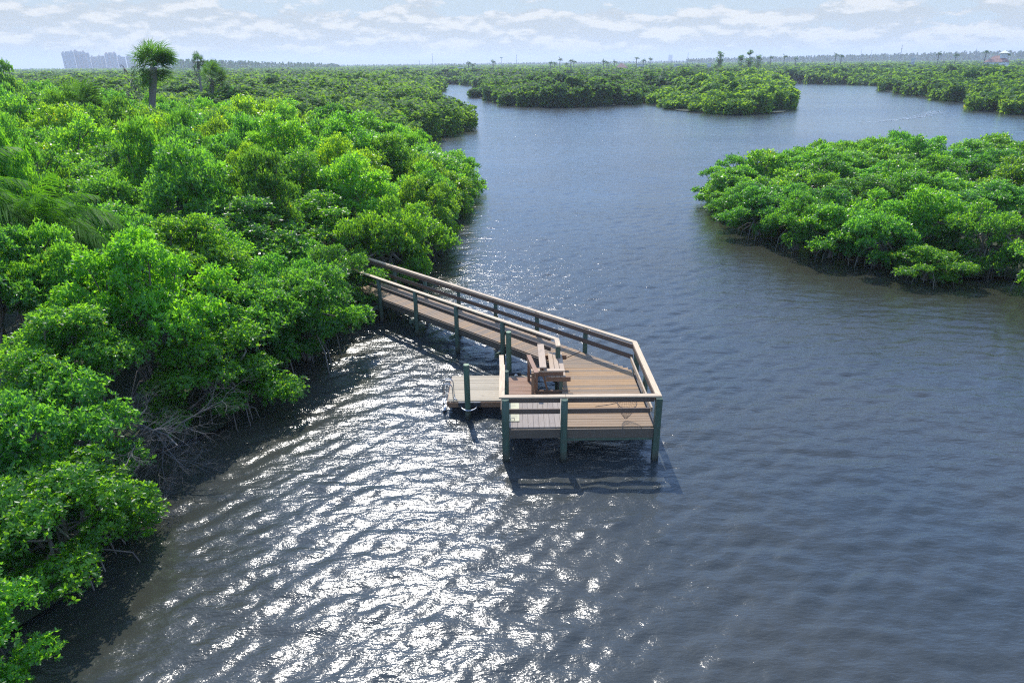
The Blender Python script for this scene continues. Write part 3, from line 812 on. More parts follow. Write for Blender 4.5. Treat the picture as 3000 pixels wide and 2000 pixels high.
# ------------------------------------------------------------------ far buildings
def block(mb, cx, cy, w, dpt, z0, z1, ang, bv=.5):
    c, s = math.cos(ang), math.sin(ang)
    pts = [(cx + a * c * w / 2 - b * s * dpt / 2, cy + a * s * w / 2 + b * c * dpt / 2) for a, b in ((-1, -1), (1, -1), (1, 1), (-1, 1))]
    mb.prism(pts, z0, z1, bv); return mb
def tower(px0, px1, d, H, mat, label, steps, nb, seed, depth=24):
    x0, y0 = sky_xy(px0, d); x1, y1 = sky_xy(px1, d); cx, cy = (x0 + x1) / 2, (y0 + y1) / 2
    w = math.hypot(x1 - x0, y1 - y0); ang = math.atan2(y1 - y0, x1 - x0); c, s = math.cos(ang), math.sin(ang)
    root = empty('apartment_tower', (cx, cy, 0), label, 'building', 'apartment towers on the left skyline')
    mb = MB()
    n = len(steps)
    for i, f in enumerate(steps):
        u = (-.5 + (i + .5) / n) * w
        block(mb, cx + u * c, cy + u * s, w / n - .05, depth * (1 - .03 * (i % 2)), 0, H * f, ang)
    mb.build('wall', mat, root)
    rf = MB()
    for i, f in enumerate(steps):
        if i % 2 == 0:
            u = (-.5 + (i + .5) / n) * w; block(rf, cx + u * c, cy + u * s, w / n * .5, depth * .5, H * f, H * f + 3.5, ang)
    rf.build('roof_hut', mat, root)
    for k in range(nb):                                     # window bays on the side that faces the river, with balcony slabs
        u = (-.5 + (k + .5) / nb) * w; i = min(n - 1, int((k + .5) / nb * n)); top = H * steps[i]
        b = MB(); bx, by = cx + u * c + s * (depth / 2 + .15), cy + u * s - c * (depth / 2 + .15)
        block(b, bx, by, w / nb * .5, .5, 2, top - 2, ang); b.build('window_bay', M['glass'], root)
        b = MB(); z = 3.2
        while z < top - 2:
            block(b, bx + s * .7, by - c * .7, w / nb * .56, 1.6, z, z + .9, ang); z += 3.3
        b.build('balcony', M['slabw'], root)
    return root
tower(186, 222, 2600, 57, M['conc3'], 'bluish grey apartment tower with balconies at the left end of the hazy row', (.93, 1.0, .98), 4, 1)
tower(223, 267, 2620, 59, M['conc1'], 'tallest pinkish apartment tower of the hazy row on the left skyline', (1.0, .96, .95, .9), 4, 2)
tower(268, 310, 2640, 45, M['conc2'], 'low sandy apartment block in the middle of the hazy row', (.93, .95, .98, 1.0), 4, 3)
tower(311, 346, 2620, 54, M['conc1'], 'stepped pinkish apartment tower with a rounded top in the hazy row', (.94, 1.0, .97), 3, 4)
tower(347, 370, 2640, 44, M['conc3'], 'narrow greyish apartment block in the hazy row', (1.0, .95), 2, 5)
tower(372, 400, 2620, 44, M['conc2'], 'sandy apartment block at the right end of the hazy row beside the tall palm', (1.0, .97), 3, 6)
tw = tower(1957, 1969, 5000, 57, M['conc3'], 'lone slim tower block far off on the skyline', (.97, 1.0, .97), 2, 7); del tw['group']

def house(px, d, w, dpt, hw, hr, label, roofmat, cupola=False, flat=False, z0=0):
    x, y = sky_xy(px, d); ang = -math.atan2(x, y)
    root = empty('house', (x, y, 0), label, 'house'); c, s = math.cos(ang), math.sin(ang)
    b = MB(); block(b, x, y, w, dpt, z0, z0 + hw, ang); b.build('wall', M['white'], root)
    r = MB(); f = lambda a, bb, z: Vector((x + a * c - bb * s, y + a * s + bb * c, z))
    e = .6; zz = z0 + hw + .02
    if flat:
        block(r, x, y, w + 1, dpt + 1, zz, zz + hr, ang)
    else:
        v = [f(-w / 2 - e, -dpt / 2 - e, zz), f(w / 2 + e, -dpt / 2 - e, zz), f(w / 2 + e, dpt / 2 + e, zz), f(-w / 2 - e, dpt / 2 + e, zz), f(-w / 2 + dpt / 2, 0, zz + hr), f(w / 2 - dpt / 2, 0, zz + hr)]
        r.v = v
        for idx in ([0, 1, 5, 4], [1, 2, 5], [2, 3, 4, 5], [3, 0, 4], [3, 2, 1, 0]): r.face(idx, [(0, 0)] * len(idx), .5)
    r.build('roof', roofmat, root)
    for a in (-.3, 0, .3):
        wn = MB(); q = f(a * w, -dpt / 2 - .05, 0); block(wn, q.x, q.y, w * .1, .3, z0 + hw * .35, z0 + hw * .8, ang); wn.build('window', M['glass'], root)
    if cupola:
        k = MB(); q = f(w * .22, 0, 0); block(k, q.x, q.y, 4.5, 4.5, zz + hr * .55, zz + hr + 1.6, ang); k.build('cupola', M['white'], root)
        k = MB(); b0 = zz + hr + 1.62
        k.v = [f(w * .22 + a * 3.4, bb * 3.4, b0) for a, bb in ((-1, -1), (1, -1), (1, 1), (-1, 1))] + [f(w * .22, 0, b0 + 2)]
        for idx in ([0, 1, 4], [1, 2, 4], [2, 3, 4], [3, 0, 4], [3, 2, 1, 0]): k.face(idx, [(0, 0)] * len(idx), .5)
        k.build('cupola_roof', M['white'], root)
    return root
house(1822, 640, 9.5, 7, 6.2, 3.4, 'red roofed house among coconut palms on the skyline', M['roof'])
house(1878, 650, 6, 5, 8.6, .5, 'small white house between two coconut palms on the skyline', M['slabw'], flat=True)
house(1988, 560, 6.2, 5, 8.4, .5, 'long low white flat roofed building on the skyline under the lone tower', M['slabw'], flat=True)
house(2078, 600, 3, 4, 8.6, .5, 'small pale flat roofed building left of the feathery trees', M['slabw'], flat=True)
house(2920, 640, 15, 10, 8.2, 4.2, 'wide red roofed house with a white cupola at the far right skyline', M['roof'], cupola=True)
house(1350, 620, 5, 4, 7.2, .5, 'small white flat roofed house beside the bushy coconut palm above the creek', M['slabw'], flat=True)
house(2674, 650, 2.6, 3, 11, .5, 'tiny white building glinting below the wooded rise', M['slabw'], flat=True)

def mast(px, d, H, label, w=.5, bulb=False):
    x, y = sky_xy(px, d); root = empty('water_tower' if bulb else 'radio_mast', (x, y, 0), label, 'water tower' if bulb else 'mast')
    t = MB(); t.tube([(0, 0, 0), (0, 0, H * .5), (0, 0, H)], [w, w * .8, w * .4], 6); t.build('pole', M['mast'], root, False)
    a = MB()
    if bulb: a.tube([(0, 0, H * .86), (0, 0, H * .9), (0, 0, H * .96), (0, 0, H)], [w, 3.2, 3.2, w], 10); a.build('tank', M['slabw'], root, False)
    else:
        for f in (.6, .8, .95): a.beam((-w * 2, 0, H * f), (w * 2, 0, H * f), w * .5, w * .5)
        a.build('crossbar', M['mast'], root, False)
    return root
mast(1268, 1800, 35, 'tallest thin mast on the skyline above the creek', .7)
mast(1229, 2000, 22, 'short faint mast left of the tallest mast', .6)
mast(1513, 1800, 31, 'thin mast on the skyline left of the first palm cluster', .7)
mast(1469, 1600, 25, 'small water tower on a stalk between the two thin masts', .6, True)
mast(2014, 1800, 32, 'thin lattice pole right of the lone tower block', .7)
mast(2518, 2000, 36, 'left one of a faint pair of masts on the right skyline', .6)
mast(2548, 2000, 34, 'right one of a faint pair of masts on the right skyline', .6)
mast(2634, 1600, 38, 'mast rising from the wooded rise on the right skyline', .8)
mast(2852, 2000, 38, 'faint mast left of the wide red roof', .6)

# ------------------------------------------------------------------ the pier
DZ, CZ = 1.02, 1.92
pier = empty('fishing_pier', (2.6, 17.8, 0), 'weathered wooden pier with railings and green posts leading out of the mangroves', 'pier')
S2 = math.sqrt(.5)
def W(t, s):
    """walkway coordinates: t metres along (towards the trees) from the deck, s across: 0 = near line, 1.27 = far line"""
    return Vector((1.42 - t * S2 + s * S2, 20.28 + t * S2 + s * S2))
# main decking: boards across
d = MB(); y = 16.03
bvs = {}
while y < 20.2:
    xr = min(3.74, 23.42 - y - .07)
    yy = y + .064
    xr = 3.76 if y < 19.6 else min(3.76, 23.42 - yy)
    b = random.random() * .55 if random.random() < .62 else .75 + .25 * random.random()
    if y < 16.6: b = .25 + .15 * random.random()
    if 17.0 < y < 17.75: b = .85 + .15 * random.random()
    d.beam((1.46, yy, DZ - .019 + random.uniform(-.002, .002)), (xr, yy, DZ - .019 + random.uniform(-.002, .002)), .127, .038, bv=b)
    y += .1405
# fan of tapered boards where the walkway turns
pv = Vector((1.42, 20.235)); n = 9
for i in range(n):
    a0, a1 = R(45) * i / n + .004, R(45) * (i + 1) / n - .004
    def hit(a):
        dx, dy = math.cos(a), math.sin(a); t = (23.42 - pv.x - pv.y) / (dx + dy); return (pv.x + dx * t, pv.y + dy * t)
    p0, p1 = hit(a0), hit(a1); q = .06
    d.prism([(pv.x + math.cos(a0) * q, pv.y + math.sin(a0) * q), p0, p1, (pv.x + math.cos(a1) * q, pv.y + math.sin(a1) * q)], DZ - .038, DZ + random.uniform(-.002, .002), random.random() * .7, (a0 + a1) / 2)
d.build('deck_boards', M['deck'], pier)
w = MB(); t = .08
while t < 17.5:
    a, b = W(t, -.06), W(t, 1.27)
    bv = random.random() * .75 if random.random() < .8 else .9
    w.beam((a.x, a.y, DZ - .019), (b.x, b.y, DZ - .019 + random.uniform(-.003, .003)), .127, .038, bv=bv)
    t += .1405
w.build('walkway_boards', M['walk'], pier)
l = MB(); x = -.16
while x < 1.40:                                              # landing boards run the other way
    l.beam((x + .07, 16.03, DZ - .021), (x + .07, 17.78, DZ - .021 + random.uniform(-.003, .003)), .1375, .038, bv=.05 + .4 * random.random()); x += .1445
l.build('landing_boards', M['landing'], pier)
# fascia and beams
f = MB()
f.beam((-.20, 15.985, DZ - .17), (1.36, 15.985, DZ - .17), .045, .26)
f.beam((1.38, 15.98, DZ - .17), (3.80, 15.98, DZ - .17), .05, .27)
f.beam((3.80, 16.02, DZ - .17), (3.84, 19.62, DZ - .17), .045, .26)
f.beam((-.20, 16.03, DZ - .17), (-.20, 17.78, DZ - .17), .045, .26)
f.beam((-.17, 17.80, DZ - .17), (1.42, 17.80, DZ - .17), .045, .26)
f.beam((1.43, 16.05, DZ - .17), (1.43, 17.76, DZ - .17), .085, .26)
f.beam((1.43, 17.85, DZ - .17), (1.43, 20.2, DZ - .17), .045, .26)
for s_ in (-.08, 1.30):
    a, b = W(.02 if s_ < 0 else -1.35, s_), W(17.5, s_); f.beam((a.x, a.y, DZ - .16), (b.x, b.y, DZ - .16), .045, .24)
f.build('fascia', M['fascia'], pier)
jo = MB()
for x in (1.9, 2.5, 3.1): jo.beam((x, 16.02, DZ - .15), (x, 20.2, DZ - .15), .045, .20)
for yb in (16.12, 18.05, 19.6): jo.beam((1.3, yb, DZ - .34), (3.85, yb, DZ - .34), .06, .10)
for s_ in (.3, .65, 1.0):
    a, b = W(.3, s_), W(17.5, s_); jo.beam((a.x, a.y, DZ - .15), (b.x, b.y, DZ - .15), .045, .2)
jo.build('joists', M['fascia'], pier)
jb = MB(); jb.beam((1.42, 16.0, DZ - .345), (3.78, 16.0, DZ - .345), .05, .085); jb.build('support_beam', M['post'], pier)

def post(x, y, ztop, r=.09, zb=-.6, sq=False):
    p = MB()
    if sq: p.beam((x, y, zb), (x, y, ztop), r * 1.8, r * 1.8, up=(0, 1, 0), bv=random.random() * .6)
    else: p.tube([(x, y, zb), (x, y, .4), (x, y, 1.2), (x, y, ztop)], [r * 1.03, r * 1.01, r, r * .985], 14, bv=random.random() * .6)
    o = p.build('post', M['post'], pier)
PT = CZ - .045
post(-.19, 15.99 - .0, PT, .098); post(1.36, 15.95, PT, .092); post(3.84, 16.0, PT, .092, sq=True)
post(3.86, 17.9, PT, .075); post(3.90, 19.62, PT, .085, sq=True)
post(1.43, 19.62, PT, .08, sq=True)
NT = [2.42 * i + 2.3 for i in range(7)]
for t in NT:
    a = W(t, -.16); post(a.x, a.y, PT - .01, .082)
for t in [-.1] + [2.12 * i + 2.1 for i in range(8)]:
    a = W(t, 1.36); post(a.x, a.y, PT - .01, .078)
for t in NT[:-1]:                                            # cross beams under the walkway at each pair of posts
    a, b = W(t + .12, -.42), W(t + .12, 1.62); x = MB(); x.beam((a.x, a.y, DZ - .36), (b.x, b.y, DZ - .36), .06, .16); x.build('cross_beam', M['post'], pier)
a, b = W(.0, 0), (1.42, 20.3)
post(-.18, 18.06, 1.74, .075)

def rail(name, pts, w, h, z, mat, mitre=True):
    """run of flat boards, each a separate board of the same railing, ends mitred"""
    for i, (p, q) in enumerate(zip(pts[:-1], pts[1:])):
        p = Vector(p); q = Vector(q); dv = (q - p).normalized()
        def cut(at, other_dir):
            if other_dir is None: return 0.0
            ang = math.atan2(dv.x * other_dir.y - dv.y * other_dir.x, dv.dot(other_dir)); return -math.tan(ang / 2) * w / 2
        prv = (p - Vector(pts[i - 1])).normalized() if i > 0 else None
        nxt = (Vector(pts[i + 2]) - q).normalized() if i + 2 < len(pts) else None
        c0 = -cut(p, prv) if prv is not None else 0; c1 = cut(q, nxt) if nxt is not None else 0
        # signs: beam's +side is right of the run
        b = MB()
        if prv is not None: a_ = math.atan2(prv.x * dv.y - prv.y * dv.x, prv.dot(dv)); c0 = math.tan(a_ / 2) * w / 2
        else: c0 = 0
        if nxt is not None: a_ = math.atan2(dv.x * nxt.y - dv.y * nxt.x, dv.dot(nxt)); c1 = -math.tan(a_ / 2) * w / 2
        else: c1 = 0
        g = .002
        b.beam((p.x + dv.x * g, p.y + dv.y * g, z), (q.x - dv.x * g, q.y - dv.y * g, z), w, h, cut0=-c0, cut1=-c1)
        b.build(name, mat, pier)
# far / right / front run of caps
F0 = W(17.0, 1.36); FC = (3.86, 19.63)
fc = Vector(F0); far_pts = [tuple(F0), tuple(W(12.72, 1.36)), tuple(W(6.36, 1.36)), tuple(W(2.1, 1.36)), FC, (3.84, 16.09), (1.40, 16.09)]
# keep the far line straight: corner lies on it
cpos = W(-1.42, 1.36); FC = (3.84, cpos.y + (cpos.x - 3.84)); far_pts[4] = FC
rail('top_rail', far_pts, .15, .042, CZ - .021, M['cap'])
rail('top_rail', [(1.395, 16.09), (-.285, 16.09), (-.285, 18.12)], .15, .042, CZ - .021, M['cap'])
rail('top_rail', [tuple(W(17.0, -.14)), tuple(W(12.0, -.14)), tuple(W(7.14, -.14)), tuple(W(2.3, -.14)), (1.42, 20.10), (1.43, 19.5)], .15, .042, CZ - .021, M['cap'])
# boards under the caps (on edge) and mid rails
def edge_run(name, pts, z, h, mat, off=0.0, th=.042):
    for p, q in zip(pts[:-1], pts[1:]):
        p = Vector(p); q = Vector(q); dv = (q - p).normalized(); nn = Vector((-dv.y, dv.x)) * off
        b = MB(); b.beam((p.x + nn.x + dv.x * .012, p.y + nn.y + dv.y * .012, z), (q.x + nn.x - dv.x * .012, q.y + nn.y - dv.y * .012, z), th, h); b.build(name, mat, pier)
farline = [tuple(W(17.0, 1.26)), tuple(W(10.6, 1.26)), tuple(W(4.24, 1.26)), (3.78, 23.52 - 3.78 - .10)]
edge_run('rail_board', farline, CZ - .115, .14, M['rail'])
edge_run('mid_rail', farline, DZ + .44, .14, M['rail'])
edge_run('rail_board', [(3.775, 19.6), (3.775, 16.1)], CZ - .115, .14, M['rail'])
edge_run('mid_rail', [(3.70, 19.5), (3.70, 16.12)], DZ + .44, .14, M['cap'])
edge_run('rail_board', [(3.74, 16.07), (1.45, 16.07)], CZ - .115, .14, M['rail'])
edge_run('rail_board', [(1.27, 16.07), (-.22, 16.07)], CZ - .115, .14, M['rail'])
edge_run('mid_rail', [(3.66, 16.075), (1.45, 16.075)], DZ + .45, .14, M['rail'])
edge_run('mid_rail', [(1.27, 16.075), (-.20, 16.075)], DZ + .45, .14, M['rail'])
edge_run('mid_rail', [(-.30, 16.1), (-.30, 18.0)], DZ + .42, .14, M['rail'])
edge_run('rail_board', [(-.245, 16.14), (-.245, 18.0)], CZ - .115, .14, M['rail'])
nearline = [tuple(W(17.0, -.06)), tuple(W(11.98, -.06)), tuple(W(7.14, -.06)), tuple(W(2.3, -.06)), tuple(W(.18, -.06))]
edge_run('rail_board', nearline, CZ - .115, .14, M['rail'])
edge_run('mid_rail', nearline, DZ + .43, .14, M['rail'])
edge_run('rail_board', [(1.40, 20.1), (1.40, 19.72)], CZ - .115, .14, M['rail'])

# beige board lying on the landing, held by a latch
hb = MB(); hb.beam((.01, 16.33, DZ + .012), (.01, 17.50, DZ + .012), .34, .022, bv=.5)
hob = hb.build('access_panel', M['beige']); tag(hob, 'plain beige panel lying on the landing boards by the front left post', 'panel')
lt = MB(); lt.tube([(-.05, 16.40, DZ + .025), (-.05, 16.40, DZ + .07), (.05, 16.40, DZ + .07), (.05, 16.40, DZ + .025)], .009, 6)
lo = lt.build('latch', M['bracket']); lo.parent = hob

# ------------------------------------------------------------------ bench
bench = empty('wooden_bench', (1.15, 19.1, DZ), 'reddish brown wooden bench with its back to the water on the pier deck', 'bench')
def part(name, mat, *beams, parent=bench):
    b = MB()
    for a in beams: b.beam(*a[:4], **(a[4] if len(a) > 4 else {}))
    return b.build(name, mat, parent)
SZ = DZ + .43
for yy in (18.30, 19.90):
    part('seat_support', M['bench'], ((.98, yy - .045, SZ - .07), (1.72, yy - .045, SZ - .07), .042, .14))
    part('leg', M['post'], ((1.44, yy, DZ - .25), (1.44, yy, SZ + .0 if yy > 19 else DZ + .60), .10, .10, {'up': (0, 1, 0)}))
    part('back_post', M['bench'], ((1.10, yy + .03, DZ - .25), (.84, yy + .03, DZ + .70), .05, .13, {'up': (0, 1, 0)}))
    part('floor_beam', M['bench'], ((.62, yy - .10, DZ - .06), (1.70, yy - .10, DZ - .06), .045, .15))
part('seat', M['benchtop'], *[((xx, 18.2, SZ + .02), (xx, 20.02, SZ + .02), .135, .038) for xx in (1.20, 1.35, 1.50)])
part('backrest', M['bench'], *[((1.055 - .274 * zz + .04, 18.25, DZ + zz), (1.055 - .274 * zz + .04, 19.98, DZ + zz), .04, .14, {'up': (-.27, 0, 1)}) for zz in (.52, .67)])
part('back_cap', M['benchtop'], ((.90, 18.20, DZ + .75), (.90, 19.98, DZ + .75), .20, .042))
part('armrest', M['benchtop'], ((.56, 18.30, DZ + .62), (1.54, 18.30, DZ + .62), .16, .042))
part('arm_board', M['bench'], ((.62, 18.27, DZ + .53), (1.50, 18.27, DZ + .53), .042, .135))
part('arm_post', M['bench'], ((.70, 18.30, DZ - .3), (.70, 18.30, DZ + .596), .10, .13, {'up': (0, 1, 0)}))

# ------------------------------------------------------------------ gangway and floating dock
ramp_o = empty('gangway', (.24, 18.9, .6), 'short reddish gangway sloping from the landing down to the floating dock', 'gangway')
y0, z0, y1, z1 = 17.85, DZ - .03, 20.15, .56
b = MB(); k = 0; L = math.hypot(y1 - y0, z1 - z0)
while k < L - .1:
    f0 = (k + .07) / L; yy = y0 + (y1 - y0) * f0; zz = z0 + (z1 - z0) * f0
    b.beam((-.14, yy, zz), (.62, yy, zz), .128, .036, up=(0, -(z1 - z0) / L, (y1 - y0) / L)); k += .152
b.build('ramp_boards', M['ramp'], ramp_o)
for xx in (-.17, .65):
    b = MB(); b.beam((xx, y0, z0 - .04), (xx, y1, z1 - .04), .045, .18); b.build('stringer', M['bench'], ramp_o)
b = MB(); b.beam((-.30, 18.2, 1.78), (-.34, 19.75, 1.50), .14, .042); b.build('handrail', M['cap'], ramp_o)
b = MB(); b.beam((.70, 17.95, 1.72), (.52, 19.75, 1.50), .13, .042); b.build('handrail', M['ramp'], ramp_o)
b = MB(); b.beam((.665, 17.98, 1.62), (.48, 19.70, 1.40), .042, .13); b.build('handrail_board', M['bench'], ramp_o)
for x_, y_, z_, zb_ in ((-.32, 19.6, 1.5, .55), (.60, 18.1, 1.66, .8), (.52, 19.6, 1.48, .55)):
    b = MB(); b.beam((x_, y_, zb_), (x_, y_, z_), .085, .085, up=(0, 1, 0)); b.build('handrail_post', M['bench'], ramp_o)

dock = empty('floating_dock', (-.6, 19.6, 0), 'pale low floating dock with a swim ladder beside the pier', 'dock')
b = MB(); y = 18.72
while y < 20.46:
    b.beam((-1.99, y + .069, .431 + random.uniform(-.002, .002)), (.74, y + .069, .431 + random.uniform(-.002, .002)), .128, .038); y += .1405
b.build('dock_boards', M['dock'], dock)
b = MB(); b.beam((-1.97, 18.70, .33), (.74, 18.70, .33), .04, .16); b.beam((-1.97, 20.50, .33), (.74, 20.50, .33), .04, .16)
b.beam((-1.995, 18.73, .33), (-1.995, 20.48, .33), .04, .16); b.beam((.76, 18.70, .33), (.76, 20.50, .33), .04, .16); b.build('dock_frame', M['bench'], dock)
for xx in (-1.45, -.55, .3):
    b = MB(); b.beam((xx - .38, 19.6, .10), (xx + .38, 19.6, .10), 1.7, .3); b.build('float', M['float'], dock)
def hoop(cx, cy, sy, parent):
    b = MB(); pts = []
    for i in range(15):
        a = math.pi * i / 14; pts.append((cx - math.cos(a) * .235, cy + sy * math.sin(a) * .26, .30))
    b.tube([(cx - .235, cy - sy * .06, .30)] + pts + [(cx + .235, cy - sy * .06, .30)], .022, 8)
    return b
h = hoop(-1.33, 18.62, -1, dock); gb = MB(); gb.beam((-1.66, 18.655, .36), (-.98, 18.655, .36), .05, .15); g = gb.build('pile_guide', M['bracket'], dock)
ho = h.build('guide_hoop', M['alu'], g); ho.location = -(Vector(dock.location))
ho.location = (0, 0, 0)
h = hoop(-.10, 20.55, 1, dock); gb = MB(); gb.beam((-.42, 20.56, .46), (.28, 20.56, .46), .12, .13); g = gb.build('pile_guide', M['rubber'], dock)
ho = h.build('guide_hoop', M['rubber'], g); ho.location = (0, 0, 0)
for xx in (-.3, .12):
    b = MB(); b.tube([(xx - .05, 20.47, .47), (xx, 20.45, .50), (xx + .06, 20.47, .47)], [.02, .04, .02], 8); b.build('guide_roller', M['white'], dock)
# swim ladder
lad = MB()
for yy in (18.86, 19.22):
    pts = [(-2.14, yy, -.5), (-2.14, yy, .78)]
    for i in range(1, 12):
        a = math.pi * (1 - i / 12); pts.append((-1.99 + .15 * math.cos(a), yy, .80 + .17 * math.sin(a)))
    pts += [(-1.84, yy, .78), (-1.83, yy, .47)]
    lad.tube(pts, .015, 8)
lo = lad.build('ladder', M['alu'], dock)
for zz in (.30, .05, -.2):
    b = MB(); b.beam((-2.14, 18.86, zz), (-2.14, 19.22, zz), .10, .03); o = b.build('tread', M['alu'], lo); o.location = (0, 0, 0)
b = MB(); b.tube([(-1.83, 18.86, .5), (-1.70, 18.76, .46)], .014, 6); o = b.build('brace', M['alu'], lo); o.location = (0, 0, 0)

for x_, y_, zt, lab in ((-1.36, 18.46, 1.78, 'short thick green mooring pile in a metal hoop at the front of the floating dock'), (-.11, 20.78, 1.90, 'green mooring pile in a black guide behind the floating dock')):
    b = MB(); b.tube([(x_, y_, -.8), (x_, y_, .3), (x_, y_, zt - .03), (x_, y_, zt)], [.092, .09, .087, .084], 16, bv=.35, cap=False)
    n = 16; b0 = len(b.v) - n
    b.face(list(range(b0, b0 + n)), [(.3 * math.cos(k), .3 * math.sin(k)) for k in range(n)], 1.0)
    o = b.build('mooring_pile', M['pile']); tag(o, lab, 'pile', 'mooring piles of the floating dock')

# ------------------------------------------------------------------ landing net leaning on the front railing
net = empty('landing_net', (3.1, 16.3, DZ), 'black wire landing net with a hoop leaning inside the front railing', 'net')
def ring(cx, cy, cz, r, tilt, n=28):
    return [(cx + r * math.cos(6.2832 * i / n), cy + r * math.sin(6.2832 * i / n) * math.cos(tilt), cz + r * math.sin(6.2832 * i / n) * math.sin(tilt)) for i in range(n + 1)]
c0 = (3.08, 16.38, DZ + .52); rr = .26; tl = R(12)
b = MB(); b.tube(ring(*c0, rr, tl), .009, 5); b.tube([(c0[0] - rr, c0[1], c0[2]), (2.55, 16.24, DZ + .535), (2.2, 16.14, DZ + .54)], .009, 5); b.build('hoop', M['wire'], net)
b = MB()
rings = []
for k in range(9):
    f = k / 8; rings.append(ring(c0[0] - .02 * f, c0[1] - .03 * f, c0[2] - .46 * f, rr * (1 - f ** 1.6 * .88), tl * (1 - f), 26))
for k in range(1, 9): b.tube(rings[k], .0022, 3, cap=False)
for i in range(26): b.tube([rings[k][i] for k in range(9)], .0022, 3, cap=False)
b.build('net_bag', M['wire'], net)

# ------------------------------------------------------------------ bare grey branches over the water
def dead_tree(name, base, dirv, L, label, seed, lim=5):
    rs = np.random.RandomState(seed); random.seed(seed); b = MB()
    def grow(p, d, L, r, lev):
        n = 4; pts = [p]; rad = [r]
        for i in range(n):
            d = d + rs.randn(3) * .16 + np.array((0, 0, .03 if lev > 1 else -.01)); d /= np.linalg.norm(d)
            p = p + d * L / n; 
            if p[2] < -.05: d[2] = abs(d[2])
            pts.append(p); rad.append(r * (1 - .6 * (i + 1) / n))
            if lev < lim and (i > 0 or lev > 0):
                for q in range(1 if rs.rand() < .45 else 2):
                    s = unit(rs, 1)[0]; s = d * .75 + s * .85; s[2] *= .7; s /= np.linalg.norm(s)
                    grow(p, s, L * rs.uniform(.42, .66), rad[-1] * .68, lev + 1)
        b.tube(pts, rad, 5 if lev < 2 else 3, cap=False)
    root = empty(name, base, label, 'dead tree', 'bare branches at the cave in the left bank')
    dv = np.array(dirv, float); dv /= np.linalg.norm(dv)
    grow(np.array(base, float), dv, L, .055, 0)
    b.build('branches', M['deadwood'], root); return root
dead_tree('dead_mangrove', (-11.3, 14.9, .75), (1, -.15, .0), 2.4, 'bare grey fallen branches reaching over dark water below the left thicket', 5, 4)
dead_tree('dead_mangrove', (-10.8, 14.0, .45), (1, .0, -.02), 2.3, 'bare grey forked branches lying lowest on the water behind the lower left bush', 9, 4)
dead_tree('dead_mangrove', (-10.8, 16.4, 1.2), (1, -.3, -.12), 2.6, 'bare grey twiggy limb hanging out beneath the sunlit crown', 14, 4)


# ------------------------------------------------------------------ light and sky
SUN_EL, SUN_AZ = R(50), R(-12)                   # azimuth from +Y towards +X
sv = Vector((math.sin(SUN_AZ) * math.cos(SUN_EL), math.cos(SUN_AZ) * math.cos(SUN_EL), math.sin(SUN_EL)))
sl = bpy.data.lights.new('sun', 'SUN'); sl.energy = 2.85; sl.angle = R(.5); sl.color = (1, .95, .87)
so = bpy.data.objects.new('sun', sl); so.rotation_euler = sv.to_track_quat('Z', 'Y').to_euler(); so.location = (0, 0, 60); col.objects.link(so)

wd = bpy.data.worlds.new('World'); scene.world = wd; wd.use_nodes = True
nt = wd.node_tree; nt.nodes.clear()
wo = nt.nodes.new('ShaderNodeOutputWorld'); bg = nt.nodes.new('ShaderNodeBackground'); bg.inputs[1].default_value = .15
sky = nt.nodes.new('ShaderNodeTexSky'); sky.sky_type = 'NISHITA'; sky.sun_disc = False
sky.sun_elevation = SUN_EL; sky.sun_rotation = SUN_AZ; sky.air_density = 1.0; sky.dust_density = .6; sky.ozone_density = 1.0
tc = nt.nodes.new('ShaderNodeTexCoord'); sp = nt.nodes.new('ShaderNodeSeparateXYZ'); nt.links.new(tc.outputs['Generated'], sp.inputs[0])
az = math_n(nt, 'ARCTAN2', sp.outputs[0], sp.outputs[1]); el = math_n(nt, 'ARCSINE', sp.outputs[2])
def cnoise(sa, se, off, detail=7.0, rough=.55, eo=0.0):
    cb = nt.nodes.new('ShaderNodeCombineXYZ')
    nt.links.new(math_n(nt, 'MULTIPLY_ADD', az, sa, off), cb.inputs[0])
    nt.links.new(math_n(nt, 'MULTIPLY_ADD', math_n(nt, 'ADD', el, eo), se, off * .37), cb.inputs[1])
    no = nt.nodes.new('ShaderNodeTexNoise'); no.inputs['Scale'].default_value = 1; no.inputs['Detail'].default_value = detail; no.inputs['Roughness'].default_value = rough
    nt.links.new(cb.outputs[0], no.inputs['Vector']); return no.outputs[0]
def smooth(x, a, b):
    n = nt.nodes.new('ShaderNodeMapRange'); n.interpolation_type = 'SMOOTHSTEP'
    nt.links.new(x, n.inputs[0]); n.inputs[1].default_value = a; n.inputs[2].default_value = b; return n.outputs[0]
# low cumulus rows seen edge-on
n1 = cnoise(12, 36, 3.1, 10.0, .6); n1b = cnoise(12, 36, 3.1, 10.0, .6, eo=.008)
bias = math_n(nt, 'MULTIPLY', math_n(nt, 'SUBTRACT', smooth(el, .0, .03), smooth(el, .052, .072)), .2)
n0 = cnoise(3.3, 17, 8.7, 3.0)
n1m = math_n(nt, 'ADD', n1, math_n(nt, 'MULTIPLY', math_n(nt, 'SUBTRACT', n0, .5), .55))
m1 = smooth(math_n(nt, 'ADD', n1m, bias), .49, .59)
lit = smooth(math_n(nt, 'SUBTRACT', n1, n1b), -.04, .09)
ccol = mixc(nt, lit, (2.1, 2.33, 2.5), (3.2, 3.25, 3.25))
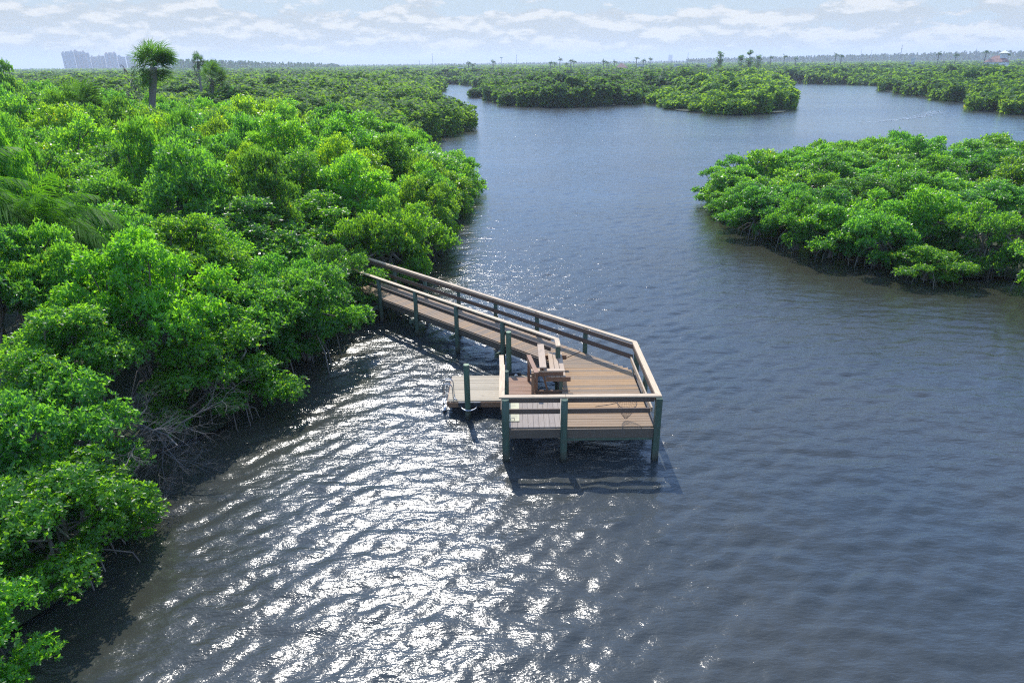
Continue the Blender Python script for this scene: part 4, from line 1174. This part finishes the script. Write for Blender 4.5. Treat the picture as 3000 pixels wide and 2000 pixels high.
# broken cloud higher up, seen mostly as light on the water
cbv = nt.nodes.new('ShaderNodeCombineXYZ'); zz = math_n(nt, 'ADD', math_n(nt, 'MAXIMUM', sp.outputs[2], 0.0), .12)
nt.links.new(math_n(nt, 'DIVIDE', sp.outputs[0], zz), cbv.inputs[0]); nt.links.new(math_n(nt, 'DIVIDE', sp.outputs[1], zz), cbv.inputs[1])
n2 = nt.nodes.new('ShaderNodeTexNoise'); n2.inputs['Scale'].default_value = 1.3; n2.inputs['Detail'].default_value = 6; nt.links.new(cbv.outputs[0], n2.inputs['Vector'])
m2 = math_n(nt, 'MULTIPLY', smooth(n2.outputs[0], .40, .70), .6)
m2 = math_n(nt, 'MULTIPLY', m2, smooth(el, .07, .16))
# pale band of sea haze just over the skyline
hz = math_n(nt, 'SUBTRACT', 1.0, smooth(el, -.005, .034)); hz = math_n(nt, 'MULTIPLY', hz, .85)
c = mixc(nt, 1.0, sky.outputs[0], (.74, 1.12, 1.66), 'MULTIPLY')
lowc = mixc(nt, smooth(el, .075, .15), (2.1, 2.55, 2.9), (2.0, 3.5, 5.3))
c = mixc(nt, math_n(nt, 'SUBTRACT', 1.0, smooth(el, .08, .32)), c, lowc)
c = mixc(nt, m2, c, (2.8, 3.85, 5.0))
c = mixc(nt, math_n(nt, 'MULTIPLY', m1, .85), c, ccol)
c = mixc(nt, hz, c, (2.02, 2.25, 2.45))
nt.links.new(c, bg.inputs[0]); nt.links.new(bg.outputs[0], wo.inputs[0])

# ------------------------------------------------------------------ haze
HAZE = 0.00024
if HAZE:
    hb = MB(); hb.prism([(-7000, -60), (7000, -60), (7000, 7500), (-7000, 7500)], -1.2, 82)
    mt, hn, out = new_mat('haze')
    pv = hn.nodes.new('ShaderNodeVolumePrincipled'); pv.inputs['Color'].default_value = (.82, .90, 1, 1); pv.inputs['Density'].default_value = HAZE; pv.inputs['Anisotropy'].default_value = .2
    hn.links.new(pv.outputs[0], out.inputs['Volume'])
    for k_, v_ in (('homogeneous_volume', True), ('volume_sampling', 'DISTANCE')):
        try: setattr(mt.cycles, k_, v_)
        except Exception: pass
    ho = hb.build('haze', mt); tag(ho, kind='stuff')

# ------------------------------------------------------------------ render settings
scene.view_settings.view_transform = 'Standard'; scene.view_settings.look = 'None'
scene.view_settings.exposure = 0.88; scene.view_settings.gamma = 1.0
cy = scene.cycles
cy.use_denoising = False
cy.filter_width = 1.2
cy.max_bounces = 6; cy.diffuse_bounces = 3; cy.glossy_bounces = 3; cy.transmission_bounces = 4; cy.transparent_max_bounces = 4; cy.volume_bounces = 0
cy.sample_clamp_indirect = 6.0
cy.caustics_reflective = False; cy.caustics_refractive = False
